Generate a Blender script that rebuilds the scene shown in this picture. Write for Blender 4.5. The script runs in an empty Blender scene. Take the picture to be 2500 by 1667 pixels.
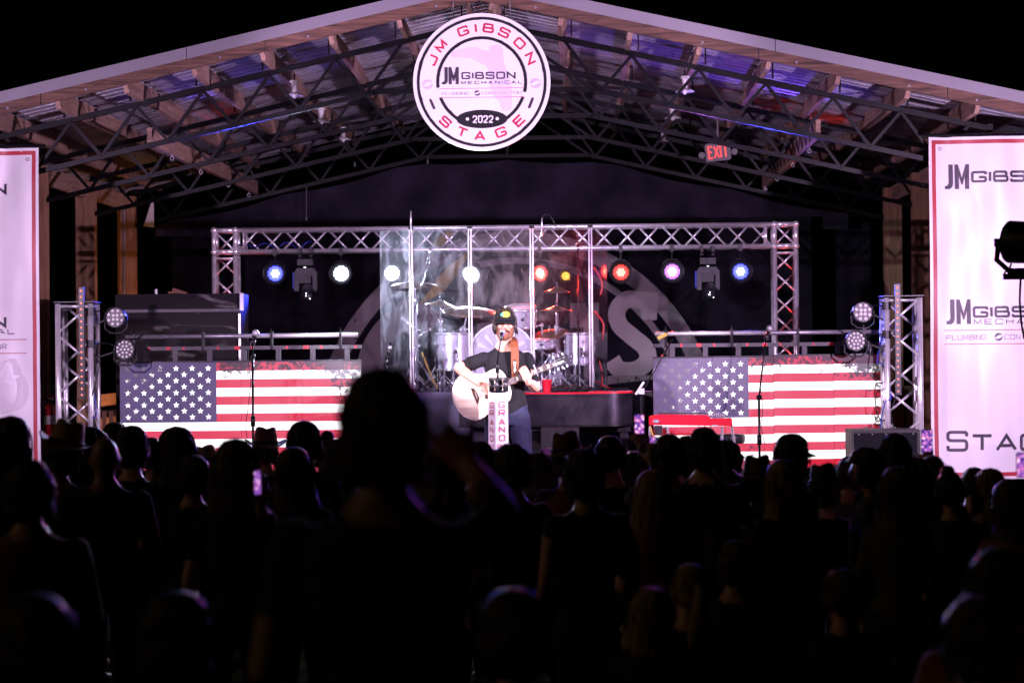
import bpy, bmesh, math, random
import numpy as np
from mathutils import Vector, Matrix, noise
R = math.radians
random.seed(7)
sc = bpy.context.scene
col = sc.collection
# ------------------------------------------------------------------ camera
FPX = 5903.0                      # focal length in photo pixels (85 mm on a 36 mm wide frame of 2500 px)
CAMZ = 1.9
cam_d = bpy.data.cameras.new('camera'); cam = bpy.data.objects.new('camera', cam_d); col.objects.link(cam)
cam_d.lens = 85; cam_d.sensor_width = 36; cam_d.clip_start = 0.1; cam_d.clip_end = 2000
CROT = Matrix.Rotation(math.atan(160/FPX), 3, 'Z') @ Matrix.Rotation(R(90) + math.atan(26.5/FPX), 3, 'X') @ Matrix.Rotation(R(-0.55), 3, 'Z')
cam.matrix_world = Matrix.Translation((0, 0, CAMZ)) @ CROT.to_4x4()
cam_d.dof.use_dof = True; cam_d.dof.focus_distance = 21.2; cam_d.dof.aperture_fstop = 2.4
sc.camera = cam
# ------------------------------------------------------------------ world, added warm sun, exposure
SUN_EL, SUN_AZ = 24, 262
world = bpy.data.worlds.new('World'); sc.world = world; world.use_nodes = True
wn = world.node_tree.nodes; wl = world.node_tree.links
bg = wn['Background']
sky = wn.new('ShaderNodeTexSky'); sky.sky_type = 'NISHITA'; sky.sun_disc = False
sky.sun_elevation = R(SUN_EL); sky.sun_rotation = R(SUN_AZ)
wl.new(sky.outputs[0], bg.inputs[0]); bg.inputs[1].default_value = 0.00006
sd = bpy.data.lights.new('moon', 'SUN'); sun = bpy.data.objects.new('moon', sd); col.objects.link(sun)  # added sun lamp stands in for unseen warm house lights on the crowd
sd.energy = 0.075; sd.angle = R(4); sd.color = (1.0, 0.72, 0.42)
az = R(SUN_AZ)
sdir = Vector((math.sin(az)*math.cos(R(SUN_EL)), math.cos(az)*math.cos(R(SUN_EL)), math.sin(R(SUN_EL))))
sun.rotation_euler = sdir.to_track_quat('Z', 'Y').to_euler()
sc.view_settings.view_transform = 'Standard'; sc.view_settings.look = 'None'
sc.view_settings.exposure = 0; sc.view_settings.gamma = 1; sc.view_settings.use_curve_mapping = False
sc.render.engine = 'CYCLES'
sc.cycles.use_denoising = True
sc.cycles.max_bounces = 7; sc.cycles.transparent_max_bounces = 16; sc.cycles.sample_clamp_indirect = 4
sc.cycles.use_light_tree = True
sc.cycles.caustics_reflective = False; sc.cycles.caustics_refractive = False

def P(px, py, Y):
    "the point at depth Y that the photograph shows at pixel (px, py)"
    d = CROT @ Vector(((px-1250)/FPX, (833.5-py)/FPX, -1))
    return Vector((0, 0, CAMZ)) + d*(Y/d.y)
def ground_z(Y):
    return -0.0225*(min(max(Y, 4), 26)-4)
# ------------------------------------------------------------------ materials
MATS = {}
def nodes_of(name):
    m = bpy.data.materials.new(name); m.use_nodes = True
    nt = m.node_tree; b = nt.nodes['Principled BSDF']
    MATS[name] = m
    return m, nt, b
def noise_ramp(nt, scale, c0, c1, p0=0.35, p1=0.65, detail=6, stretch=None, coord='Object', dist=0.0):
    tc = nt.nodes.new('ShaderNodeTexCoord'); mp = nt.nodes.new('ShaderNodeMapping')
    if stretch: mp.inputs['Scale'].default_value = stretch
    tx = nt.nodes.new('ShaderNodeTexNoise'); tx.inputs['Scale'].default_value = scale; tx.inputs['Detail'].default_value = detail
    tx.inputs['Distortion'].default_value = dist
    rp = nt.nodes.new('ShaderNodeValToRGB')
    rp.color_ramp.elements[0].position = p0; rp.color_ramp.elements[1].position = p1
    rp.color_ramp.elements[0].color = (*c0, 1); rp.color_ramp.elements[1].color = (*c1, 1)
    nt.links.new(tc.outputs[coord], mp.inputs[0]); nt.links.new(mp.outputs[0], tx.inputs[0]); nt.links.new(tx.outputs[0], rp.inputs[0])
    return rp, tx
def mat(name, c, rough=0.6, metal=0.0, vary=0.15, scale=8.0, bump=0.0, bscale=60, spec=None, coat=0, stretch=None, emit=None, estr=0, sheen=0):
    m, nt, b = nodes_of(name)
    lo = tuple(max(0, x*(1-vary)) for x in c); hi = tuple(min(1, x*(1+vary)) for x in c)
    rp, tx = noise_ramp(nt, scale, lo, hi, stretch=stretch)
    nt.links.new(rp.outputs[0], b.inputs['Base Color'])
    b.inputs['Roughness'].default_value = rough; b.inputs['Metallic'].default_value = metal
    if spec is not None: b.inputs['Specular IOR Level'].default_value = spec
    if coat: b.inputs['Coat Weight'].default_value = coat; b.inputs['Coat Roughness'].default_value = 0.08
    if sheen: b.inputs['Sheen Weight'].default_value = sheen
    if emit: b.inputs['Emission Color'].default_value = (*emit, 1); b.inputs['Emission Strength'].default_value = estr
    if bump:
        t2 = nt.nodes.new('ShaderNodeTexNoise'); t2.inputs['Scale'].default_value = bscale; t2.inputs['Detail'].default_value = 4
        bp = nt.nodes.new('ShaderNodeBump'); bp.inputs['Strength'].default_value = bump; bp.inputs['Distance'].default_value = 0.01
        tc = nt.nodes.new('ShaderNodeTexCoord'); mp = nt.nodes.new('ShaderNodeMapping')
        if stretch: mp.inputs['Scale'].default_value = stretch
        nt.links.new(tc.outputs['Object'], mp.inputs[0]); nt.links.new(mp.outputs[0], t2.inputs[0])
        nt.links.new(t2.outputs[0], bp.inputs['Height']); nt.links.new(bp.outputs[0], b.inputs['Normal'])
    return m
def wood_mat(name, c0, c1, axis):
    m, nt, b = nodes_of(name)
    st = [14, 14, 14]; st[axis] = 0.9
    rp, tx = noise_ramp(nt, 2.2, c0, c1, 0.3, 0.7, detail=8, stretch=st, dist=1.2)
    rp2, tx2 = noise_ramp(nt, 1.3, (0.75, 0.72, 0.7), (1.1, 1.05, 1.0), 0.3, 0.7, detail=3)
    mx = nt.nodes.new('ShaderNodeMix'); mx.data_type = 'RGBA'; mx.blend_type = 'MULTIPLY'; mx.inputs[0].default_value = 1
    nt.links.new(rp.outputs[0], mx.inputs[6]); nt.links.new(rp2.outputs[0], mx.inputs[7]); nt.links.new(mx.outputs[2], b.inputs['Base Color'])
    bp = nt.nodes.new('ShaderNodeBump'); bp.inputs['Strength'].default_value = 0.25; bp.inputs['Distance'].default_value = 0.004
    nt.links.new(tx.outputs[0], bp.inputs['Height']); nt.links.new(bp.outputs[0], b.inputs['Normal'])
    b.inputs['Roughness'].default_value = 0.75
    return m
def emis(name, c, s, base=(0.05, 0.05, 0.05)):
    m, nt, b = nodes_of(name)
    b.inputs['Base Color'].default_value = (*base, 1); b.inputs['Emission Color'].default_value = (*c, 1); b.inputs['Emission Strength'].default_value = s
    b.inputs['Roughness'].default_value = 0.4
    return m
wood_mat('wood_y', (0.22, 0.13, 0.10), (0.44, 0.30, 0.24), 1)
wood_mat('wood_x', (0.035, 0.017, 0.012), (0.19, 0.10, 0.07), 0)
wood_mat('wood_z', (0.28, 0.14, 0.08), (0.52, 0.31, 0.19), 2)
mat('galv', (0.52, 0.50, 0.58), 0.27, 0.5, 0.2, 3, bump=0.15, bscale=25)
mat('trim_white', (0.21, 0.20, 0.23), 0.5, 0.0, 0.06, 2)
mat('steel_black', (0.006, 0.006, 0.008), 0.36, 0.0, 0.3, 6, spec=0.22)
mat('alu', (0.90, 0.90, 0.94), 0.28, 0.62, 0.12, 12, bump=0.05, bscale=80)
mat('alu_dull', (0.36, 0.35, 0.38), 0.4, 0.6, 0.15, 12)
mat('shade_inner', (0.02, 0.02, 0.022), 0.4, 0.6, 0.1, 10)  # for the cones added round the lit lenses as a halo
mat('chrome', (0.88, 0.88, 0.92), 0.16, 0.72, 0.05, 6)
mat('black_plastic', (0.012, 0.012, 0.014), 0.42, 0, 0.3, 10)
mat('grey_plastic', (0.035, 0.032, 0.04), 0.45, 0, 0.2, 10)
mat('black_fabric', (0.024, 0.020, 0.034), 0.95, 0, 0.4, 2.5, bump=0.3, bscale=9, spec=0.15)
mat('black_case', (0.010, 0.009, 0.011), 0.6, 0, 0.5, 5, bump=0.15, bscale=20)
mat('vinyl_white', (0.80, 0.78, 0.80), 0.42, 0, 0.03, 1.5)
mat('vinyl_red', (0.42, 0.035, 0.05), 0.45, 0, 0.12, 2)
mat('print_dark', (0.045, 0.038, 0.055), 0.5, 0, 0.25, 4)
mat('print_grey', (0.30, 0.27, 0.31), 0.5, 0, 0.2, 4)
mat('print_pale', (0.56, 0.50, 0.59), 0.5, 0, 0.06, 3)
mat('watermark', (0.70, 0.67, 0.71), 0.5, 0, 0.04, 3)
mat('print_lav', (0.66, 0.60, 0.74), 0.5, 0, 0.04, 3)
mat('print_pink', (0.60, 0.22, 0.32), 0.5, 0, 0.1, 3)
mat('print_black', (0.008, 0.008, 0.010), 0.5, 0, 0.2, 4)
mat('column_red', (0.55, 0.08, 0.14), 0.5, 0, 0.1, 3)
mat('print_red', (0.52, 0.02, 0.06), 0.45, 0, 0.12, 3)
mat('white_ceramic', (0.78, 0.76, 0.76), 0.3, 0, 0.04, 6)
mat('cast_white', (0.7, 0.7, 0.7), 0.4, 0, 0.05, 6)
mat('red_paint', (0.55, 0.02, 0.025), 0.25, 0, 0.1, 4, coat=0.6)
mat('red_lacquer', (0.58, 0.012, 0.03), 0.25, 0, 0.08, 4, coat=0.5)
mat('cup_red', (0.62, 0.015, 0.035), 0.4, 0, 0.05, 8)
mat('piano_shell', (0.055, 0.05, 0.065), 0.24, 0.7, 0.25, 7, bump=0.05, bscale=18)
mat('drum_shell', (0.62, 0.58, 0.66), 0.3, 0.35, 0.08, 10)
mat('drum_head', (0.78, 0.76, 0.78), 0.6, 0, 0.05, 6)
mat('brass', (0.50, 0.34, 0.20), 0.32, 0.9, 0.2, 30)
mat('leather', (0.15, 0.042, 0.015), 0.55, 0, 0.2, 14, bump=0.2, bscale=90)
mat('skin', (0.52, 0.27, 0.19), 0.5, 0, 0.08, 12)
mat('skin_dark', (0.30, 0.15, 0.10), 0.5, 0, 0.08, 12)
mat('beard', (0.15, 0.055, 0.026), 0.8, 0, 0.4, 60, bump=0.8, bscale=150)
mat('hair_dark', (0.030, 0.018, 0.012), 0.5, 0, 0.5, 30, bump=0.5, bscale=60, stretch=(6, 6, 0.6))
mat('hair_brown', (0.075, 0.040, 0.022), 0.5, 0, 0.5, 30, bump=0.5, bscale=60, stretch=(6, 6, 0.6))
mat('hair_blonde', (0.26, 0.15, 0.065), 0.5, 0, 0.4, 30, bump=0.5, bscale=60, stretch=(6, 6, 0.6))
mat('tee_black', (0.008, 0.008, 0.010), 0.9, 0, 0.3, 6, bump=0.35, bscale=14, spec=0.2)
mat('denim', (0.011, 0.014, 0.045), 0.85, 0, 0.3, 18, bump=0.2, bscale=80)
mat('shoe', (0.03, 0.02, 0.016), 0.6, 0, 0.2, 8)
for n, c in dict(cloth_dark=(0.014, 0.014, 0.018), cloth_navy=(0.014, 0.018, 0.045), cloth_tan=(0.22, 0.15, 0.07), cloth_olive=(0.06, 0.05, 0.022),
                 cloth_red=(0.20, 0.035, 0.035), cloth_grey=(0.10, 0.10, 0.11), cloth_white=(0.6, 0.58, 0.58), cloth_green=(0.025, 0.05, 0.035), cloth_rust=(0.22, 0.06, 0.03)).items():
    mat(n, c, 0.9, 0, 0.25, 7, bump=0.3, bscale=12)
mat('hat_tan', (0.34, 0.20, 0.09), 0.8, 0, 0.12, 6); mat('hat_rose', (0.36, 0.20, 0.17), 0.8, 0, 0.12, 6); mat('hat_brown', (0.16, 0.08, 0.04), 0.8, 0, 0.15, 6); mat('hat_black', (0.015, 0.013, 0.013), 0.8, 0, 0.2, 6)
mat('guitar_top', (0.84, 0.66, 0.54), 0.16, 0, 0.25, 3, coat=0.8, stretch=(1, 1, 5))
mat('guitar_side', (0.10, 0.035, 0.015), 0.2, 0, 0.3, 6, coat=0.6)
mat('cream', (0.75, 0.68, 0.55), 0.35, 0, 0.05, 6)
mat('rosewood', (0.05, 0.025, 0.016), 0.4, 0, 0.3, 20)
mat('grass_ground', (0.018, 0.022, 0.010), 1.0, 0, 0.5, 4, bump=0.6, bscale=20, spec=0)
mat('deck', (0.05, 0.045, 0.045), 0.6, 0, 0.4, 3)
mat('yellow_vinyl', (0.42, 0.27, 0.03), 0.6, 0, 0.2, 8)
mat('tape_red', (0.5, 0.02, 0.03), 0.5, 0, 0.1, 8)
mat('cable_black', (0.01, 0.01, 0.01), 0.5, 0, 0.1, 8); mat('cable_red', (0.5, 0.02, 0.02), 0.4, 0, 0.1, 8); mat('cable_yellow', (0.5, 0.32, 0.02), 0.5, 0, 0.1, 8); mat('cable_blue', (0.02, 0.04, 0.4), 0.5, 0, 0.1, 8)
mat('pale_fabric', (0.5, 0.48, 0.46), 0.9, 0, 0.1, 5)
mat('emblem_yellow', (0.75, 0.62, 0.04), 0.6, 0, 0.08, 10); mat('emblem_teal', (0.05, 0.35, 0.26), 0.6, 0, 0.1, 10)
mat('eye_white', (0.7, 0.68, 0.66), 0.25, 0, 0.02, 5); mat('lip', (0.45, 0.16, 0.14), 0.5, 0, 0.05, 10); mat('eye_dark', (0.03, 0.02, 0.015), 0.3, 0, 0.1, 5)
mat('wall_board', (0.20, 0.10, 0.05), 0.8, 0, 0.4, 5)
def grunge_print(name, c):
    "screen print on black cloth with worn, flaked patches"
    m, nt, b = nodes_of(name)
    rp, tx = noise_ramp(nt, 5.0, (0, 0, 0), (1, 1, 1), 0.315, 0.345, detail=12)
    rp2, t2 = noise_ramp(nt, 0.9, tuple(x*0.7 for x in c), c, 0.3, 0.7, detail=5)
    mx = nt.nodes.new('ShaderNodeMix'); mx.data_type = 'RGBA'
    nt.links.new(rp.outputs[0], mx.inputs[0]); mx.inputs[6].default_value = (0.012, 0.011, 0.013, 1); nt.links.new(rp2.outputs[0], mx.inputs[7])
    nt.links.new(mx.outputs[2], b.inputs['Base Color']); b.inputs['Roughness'].default_value = 0.9
grunge_print('print_backdrop', (0.29, 0.25, 0.26)); grunge_print('print_bright', (0.46, 0.40, 0.41))
mat('black_cloth', (0.011, 0.009, 0.015), 0.95, 0, 0.4, 2.5, bump=0.3, bscale=9, spec=0.1)
# acrylic drum shield: clear sheet with smears and fine scratches
def acrylic(name, k):
    m, nt, b = nodes_of(name); n, l = nt.nodes, nt.links
    out = [x for x in n if x.type == 'OUTPUT_MATERIAL'][0]; n.remove(b)
    tr = n.new('ShaderNodeBsdfTransparent'); tr.inputs[0].default_value = (0.94, 0.94, 0.97, 1)
    gl = n.new('ShaderNodeBsdfGlossy'); gl.inputs['Roughness'].default_value = 0.05
    tl = n.new('ShaderNodeBsdfTranslucent'); tl.inputs[0].default_value = (0.85, 0.85, 0.9, 1)
    df = n.new('ShaderNodeBsdfDiffuse'); df.inputs[0].default_value = (0.75, 0.72, 0.8, 1)
    rf = n.new('ShaderNodeBsdfRefraction'); rf.inputs['Roughness'].default_value = 0.22; rf.inputs['IOR'].default_value = 1.3
    h0 = n.new('ShaderNodeMixShader'); h0.inputs[0].default_value = 0.5; l.new(tl.outputs[0], h0.inputs[1]); l.new(rf.outputs[0], h0.inputs[2])
    hz = n.new('ShaderNodeMixShader'); hz.inputs[0].default_value = 0.35; l.new(h0.outputs[0], hz.inputs[1]); l.new(df.outputs[0], hz.inputs[2])
    a, ta = noise_ramp(nt, 3.4, (0.035*k,)*3, (0.26*k,)*3, 0.46, 0.84, detail=15, stretch=(1.6, 1.6, 0.9), dist=0.9)
    c, tcx = noise_ramp(nt, 16, (0, 0, 0), (0.22*k, 0.22*k, 0.24*k), 0.62, 0.78, detail=10, stretch=(2.5, 2.5, 0.6), dist=0.4)
    ad = n.new('ShaderNodeMath'); ad.operation = 'ADD'; ad.use_clamp = True; l.new(a.outputs[0], ad.inputs[0]); l.new(c.outputs[0], ad.inputs[1])
    m1 = n.new('ShaderNodeMixShader'); l.new(ad.outputs[0], m1.inputs[0]); l.new(tr.outputs[0], m1.inputs[1]); l.new(hz.outputs[0], m1.inputs[2])
    m2 = n.new('ShaderNodeMixShader'); m2.inputs[0].default_value = .035; l.new(m1.outputs[0], m2.inputs[1]); l.new(gl.outputs[0], m2.inputs[2])
    l.new(m2.outputs[0], out.inputs[0])
acrylic('acrylic', .30); acrylic('acrylic_milky', .85)
def clear_cup():
    m, nt, b = nodes_of('clear_cup')
    n, l = nt.nodes, nt.links; out = [x for x in n if x.type == 'OUTPUT_MATERIAL'][0]; n.remove(b)
    tl = n.new('ShaderNodeBsdfTranslucent'); tl.inputs[0].default_value = (.95, .95, 1, 1); tr = n.new('ShaderNodeBsdfTransparent'); mx = n.new('ShaderNodeMixShader'); mx.inputs[0].default_value = .4
    l.new(tl.outputs[0], mx.inputs[1]); l.new(tr.outputs[0], mx.inputs[2]); l.new(mx.outputs[0], out.inputs[0])
clear_cup()
mat('cup_drink', (.5, .45, .4), .2, 0, .05, 6)
mat('cable_grey', (.3, .3, .32), .5, 0, .1, 8)
mat('column_white', (.88, .86, .87), .5, 0, .02, 4)
mat('hinge', (0.85, 0.83, 0.88), 0.3, 0, 0.05, 6, emit=None)
# LED picture colours: emissive pixels with the worn look of the played picture; the black face of the tiles still catches the stage light
def led_mat(name, c, strength, worn, base):
    m, nt, b = nodes_of(name); n, l = nt.nodes, nt.links
    geo = n.new('ShaderNodeNewGeometry')
    t1 = n.new('ShaderNodeTexNoise'); t1.inputs['Scale'].default_value = 26; t1.inputs['Detail'].default_value = 12; t1.inputs['Roughness'].default_value = 0.75
    l.new(geo.outputs['Position'], t1.inputs[0])
    t2 = n.new('ShaderNodeTexNoise'); t2.inputs['Scale'].default_value = 3.0; t2.inputs['Detail'].default_value = 4
    l.new(geo.outputs['Position'], t2.inputs[0])
    at = n.new('ShaderNodeAttribute'); at.attribute_name = 'wear'
    s = n.new('ShaderNodeMath'); s.operation = 'MULTIPLY_ADD'; l.new(at.outputs['Fac'], s.inputs[0]); s.inputs[1].default_value = 0.42; s.inputs[2].default_value = worn
    s2 = n.new('ShaderNodeMath'); s2.operation = 'MULTIPLY_ADD'; l.new(t2.outputs[0], s2.inputs[0]); s2.inputs[1].default_value = 0.22; l.new(s.outputs[0], s2.inputs[2])
    d = n.new('ShaderNodeMath'); d.operation = 'SUBTRACT'; l.new(t1.outputs[0], d.inputs[0]); l.new(s2.outputs[0], d.inputs[1])
    mr = n.new('ShaderNodeMapRange'); mr.inputs[1].default_value = -0.03; mr.inputs[2].default_value = 0.04; mr.inputs[3].default_value = 0.04; mr.inputs[4].default_value = 1.0
    l.new(d.outputs[0], mr.inputs[0])
    st = n.new('ShaderNodeMath'); st.operation = 'MULTIPLY'; l.new(mr.outputs[0], st.inputs[0]); st.inputs[1].default_value = strength
    b.inputs['Emission Color'].default_value = (*c, 1); l.new(st.outputs[0], b.inputs['Emission Strength'])
    b.inputs['Base Color'].default_value = (*base, 1); b.inputs['Roughness'].default_value = 0.55
led_mat('led_white', (1.0, 0.97, 1.0), 1.7, 0.19, (0.10, 0.10, 0.11))
led_mat('led_red', (0.85, 0.025, 0.06), 0.85, 0.22, (0.05, 0.045, 0.05))
led_mat('led_blue', (0.022, 0.022, 0.12), 0.6, 0.16, (0.09, 0.08, 0.11))
# ------------------------------------------------------------------ mesh builder
class MB:
    def __init__(s): s.v = []; s.f = []; s.m = []
    def add(s, vs, fs, mi=0):
        o = len(s.v); s.v += [tuple(x) for x in vs]; s.f += [tuple(i+o for i in f) for f in fs]; s.m += [mi]*len(fs)
        return s
    def box(s, c, d, rot=None, mi=0):
        c = Vector(c); vs = []
        for x in (-.5, .5):
            for y in (-.5, .5):
                for z in (-.5, .5):
                    p = Vector((x*d[0], y*d[1], z*d[2]))
                    if rot is not None: p = rot @ p
                    vs.append(c+p)
        return s.add(vs, [(0,1,3,2),(4,6,7,5),(0,4,5,1),(2,3,7,6),(0,2,6,4),(1,5,7,3)], mi)
    def bar(s, a, b, w, h, up=(0,0,1), mi=0):
        a, b = Vector(a), Vector(b); t = (b-a).normalized(); u = t.cross(Vector(up))
        if u.length < 1e-4: u = t.cross(Vector((0,1,0)))
        u.normalize(); k = u.cross(t)
        vs = [p+u*(i*w/2)+k*(j*h/2) for p in (a,b) for i,j in ((-1,-1),(1,-1),(1,1),(-1,1))]
        return s.add(vs, [(0,3,2,1),(4,5,6,7),(0,1,5,4),(1,2,6,5),(2,3,7,6),(3,0,4,7)], mi)
    def tube(s, pts, r, n=8, caps=True, mi=0, flat=1.0, upv=None):
        pts = [Vector(p) for p in pts]; k = len(pts)
        rr = r if isinstance(r, (list, tuple)) else [r]*k
        vs = []; fs = []; ref = None
        for i, p in enumerate(pts):
            t = (pts[min(i+1,k-1)]-pts[max(i-1,0)])
            if t.length < 1e-9: t = Vector((0,0,1))
            t.normalize()
            if ref is None:
                ref = Vector(upv) if upv is not None else (Vector((0,0,1)) if abs(t.z) < .9 else Vector((1,0,0)))
            u = ref - t*ref.dot(t); u.normalize(); ref = u; w = t.cross(u)
            for j in range(n):
                a = 2*math.pi*j/n
                vs.append(p + u*(math.cos(a)*rr[i]*flat) + w*(math.sin(a)*rr[i]))
        for i in range(k-1):
            for j in range(n):
                fs.append((i*n+j, i*n+(j+1)%n, (i+1)*n+(j+1)%n, (i+1)*n+j))
        if caps: fs += [tuple(range(n-1,-1,-1)), tuple(range((k-1)*n, k*n))]
        return s.add(vs, fs, mi)
    def lathe(s, prof, n=24, c=(0,0,0), rot=None, mi=0, sx=1, sy=1, caps=True):
        vs = []; fs = []; k = len(prof); c = Vector(c)
        for r_, z in prof:
            for j in range(n):
                a = 2*math.pi*j/n; p = Vector((math.cos(a)*r_*sx, math.sin(a)*r_*sy, z))
                if rot is not None: p = rot @ p
                vs.append(c+p)
        for i in range(k-1):
            for j in range(n):
                fs.append((i*n+j, i*n+(j+1)%n, (i+1)*n+(j+1)%n, (i+1)*n+j))
        if caps and prof[0][0] > 1e-6: fs.append(tuple(range(n-1,-1,-1)))
        if caps and prof[-1][0] > 1e-6: fs.append(tuple(range((k-1)*n, k*n)))
        return s.add(vs, fs, mi)
    def ell(s, c, r, n=14, k=9, rot=None, mi=0):
        prof = [(max(1e-4, math.sin(math.pi*i/k)), -math.cos(math.pi*i/k)) for i in range(k+1)]
        vs = []; c = Vector(c); fs = []
        for a_, z in prof:
            for j in range(n):
                a = 2*math.pi*j/n; p = Vector((math.cos(a)*a_*r[0], math.sin(a)*a_*r[1], z*r[2]))
                if rot is not None: p = rot @ p
                vs.append(c+p)
        for i in range(k):
            for j in range(n): fs.append((i*n+j, i*n+(j+1)%n, (i+1)*n+(j+1)%n, (i+1)*n+j))
        fs += [tuple(range(n-1,-1,-1)), tuple(range(k*n,(k+1)*n))]
        return s.add(vs, fs, mi)
    def prism(s, poly, o, u, v, dep, mi=0):
        "polygon in the u,v plane at o, thickness dep (a vector)"
        o, u, v, dep = Vector(o), Vector(u), Vector(v), Vector(dep); n = len(poly)
        vs = [o+u*x+v*y for x, y in poly]; vs += [p+dep for p in vs]
        fs = [tuple(range(n)), tuple(range(2*n-1, n-1, -1))] + [(i, i+n, (i+1)%n+n, (i+1)%n) for i in range(n)]
        return s.add(vs, fs, mi)
    def mesh(s, name, mats, smooth=False):
        me = bpy.data.meshes.new(name); me.from_pydata(s.v, [], s.f)
        for m in (mats if isinstance(mats, (list, tuple)) else [mats]): me.materials.append(MATS[m])
        me.polygons.foreach_set('material_index', s.m)
        if smooth: me.polygons.foreach_set('use_smooth', [True]*len(me.polygons))
        bm = bmesh.new(); bm.from_mesh(me); bmesh.ops.recalc_face_normals(bm, faces=bm.faces); bm.to_mesh(me); bm.free()
        if smooth == 'auto':
            me.set_sharp_from_angle(angle=R(40))
        return me
    def obj(s, name, mats, parent=None, smooth=False):
        return link(name, s.mesh(name, mats, smooth), parent)
def link(name, me, parent=None):
    o = bpy.data.objects.new(name, me); col.objects.link(o)
    if parent is not None:
        o.parent = parent; o.matrix_parent_inverse = Matrix.Translation(-world_loc(parent))
    return o
def world_loc(o):
    return Vector(o.get('_wl', (0, 0, 0)))
WL = {}
def world_loc(o): return WL.get(o.name, Vector((0, 0, 0)))
def empty(name, loc, label, cat, group=None):
    o = bpy.data.objects.new(name, None); col.objects.link(o); o.location = loc; o.empty_display_size = 0.1
    WL[o.name] = Vector(loc); tag(o, label, cat, group)
    return o
def tag(o, label=None, cat=None, group=None, kind=None):
    if label: o['label'] = label
    if cat: o['category'] = cat
    if group: o['group'] = group
    if kind: o['kind'] = kind
    return o
def lamp(name, kind, loc, power, color, aim=None, size=60, blend=0.3, radius=0.04):
    d = bpy.data.lights.new(name, kind); d.energy = power; d.color = color; d.shadow_soft_size = radius
    o = bpy.data.objects.new(name, d); col.objects.link(o); o.location = loc
    if kind == 'SPOT': d.spot_size = R(size); d.spot_blend = blend
    if aim is not None: o.rotation_euler = (Vector(loc)-Vector(aim)).to_track_quat('Z', 'Y').to_euler()
    return o
# ------------------------------------------------------------------ stroke lettering
GL = dict(G=[[(1,.74),(1,1),(0,1),(0,0),(1,0),(1,.46),(.5,.46)]], I=[[(.5,0),(.5,1)]], B=[[(0,.52),(0,1),(.92,1),(.92,.52),(0,.52)],[(0,.52),(1,.52),(1,0),(0,0),(0,.52)]],
  S=[[(1,.76),(1,1),(0,1),(0,.53),(1,.53),(1,0),(0,0),(0,.24)]], O=[[(.5,1),(0,1),(0,0),(1,0),(1,1),(.5,1)]], N=[[(0,0),(0,1),(1,0),(1,1)]],
  J=[[(1,1),(1,0),(.1,0),(.1,.24)]], M=[[(0,0),(0,1),(.5,.15),(1,1),(1,0)]], T=[[(0,1),(1,1)],[(.5,1),(.5,0)]], A=[[(0,0),(.5,1),(1,0)],[(.18,.3),(.82,.3)]],
  E=[[(1,1),(0,1),(0,0),(1,0)],[(0,.52),(.85,.52)]], P=[[(0,0),(0,1),(1,1),(1,.44),(0,.44)]], L=[[(0,1),(0,0),(1,0)]], U=[[(0,1),(0,0),(1,0),(1,1)]],
  R=[[(0,0),(0,1),(1,1),(1,.44),(0,.44)],[(.5,.44),(1,0)]], C=[[(1,.74),(1,1),(0,1),(0,0),(1,0),(1,.26)]], H=[[(0,0),(0,1)],[(1,0),(1,1)],[(0,.52),(1,.52)]],
  D=[[(0,.5),(0,1),(1,1),(1,0),(0,0),(0,.5)]], Y=[[(0,1),(.5,.5),(1,1)],[(.5,.5),(.5,0)]], X=[[(0,0),(1,1)],[(0,1),(1,0)]])
GL['2'] = [[(0,.72),(.05,1),(.95,1),(1,.58),(.05,.06),(.05,0),(1,0)]]; GL['0'] = [[(.5,1),(0,1),(0,0),(1,0),(1,1),(.5,1)]]
SHARP = set('NMAELTHYXI')
def round_path(pts, rad):
    closed = pts[0] == pts[-1]; out = [pts[0]]
    for i in range(1, len(pts)-1):
        a, b, c = Vector(pts[i-1]), Vector(pts[i]), Vector(pts[i+1])
        d1, d2 = (a-b), (c-b); q = min(rad, d1.length*.49, d2.length*.49)
        p1, p2 = b+d1.normalized()*q, b+d2.normalized()*q
        for t in (0, .25, .5, .75, 1): out.append(tuple(p1*(1-t)**2 + b*2*t*(1-t) + p2*t*t))
    out.append(pts[-1]); return out
def ribbon(pts, th):
    P2 = [Vector(p) for p in pts]; n = len(P2); closed = (P2[0]-P2[-1]).length < 1e-6
    L, Rr = [], []
    for i in range(n):
        if closed and i in (0, n-1): d1 = (P2[0]-P2[n-2]).normalized(); d2 = (P2[1]-P2[0]).normalized()
        else:
            d1 = (P2[i]-P2[i-1]).normalized() if i > 0 else (P2[1]-P2[0]).normalized()
            d2 = (P2[i+1]-P2[i]).normalized() if i < n-1 else d1
        nn = Vector((-(d1+d2).y, (d1+d2).x))
        nn = nn.normalized() if nn.length > 1e-6 else Vector((-d1.y, d1.x))
        k = min(2.2, 1/max(.3, nn.dot(Vector((-d1.y, d1.x)))))
        L.append(P2[i]+nn*(th/2*k)); Rr.append(P2[i]-nn*(th/2*k))
    return L, Rr
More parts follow.
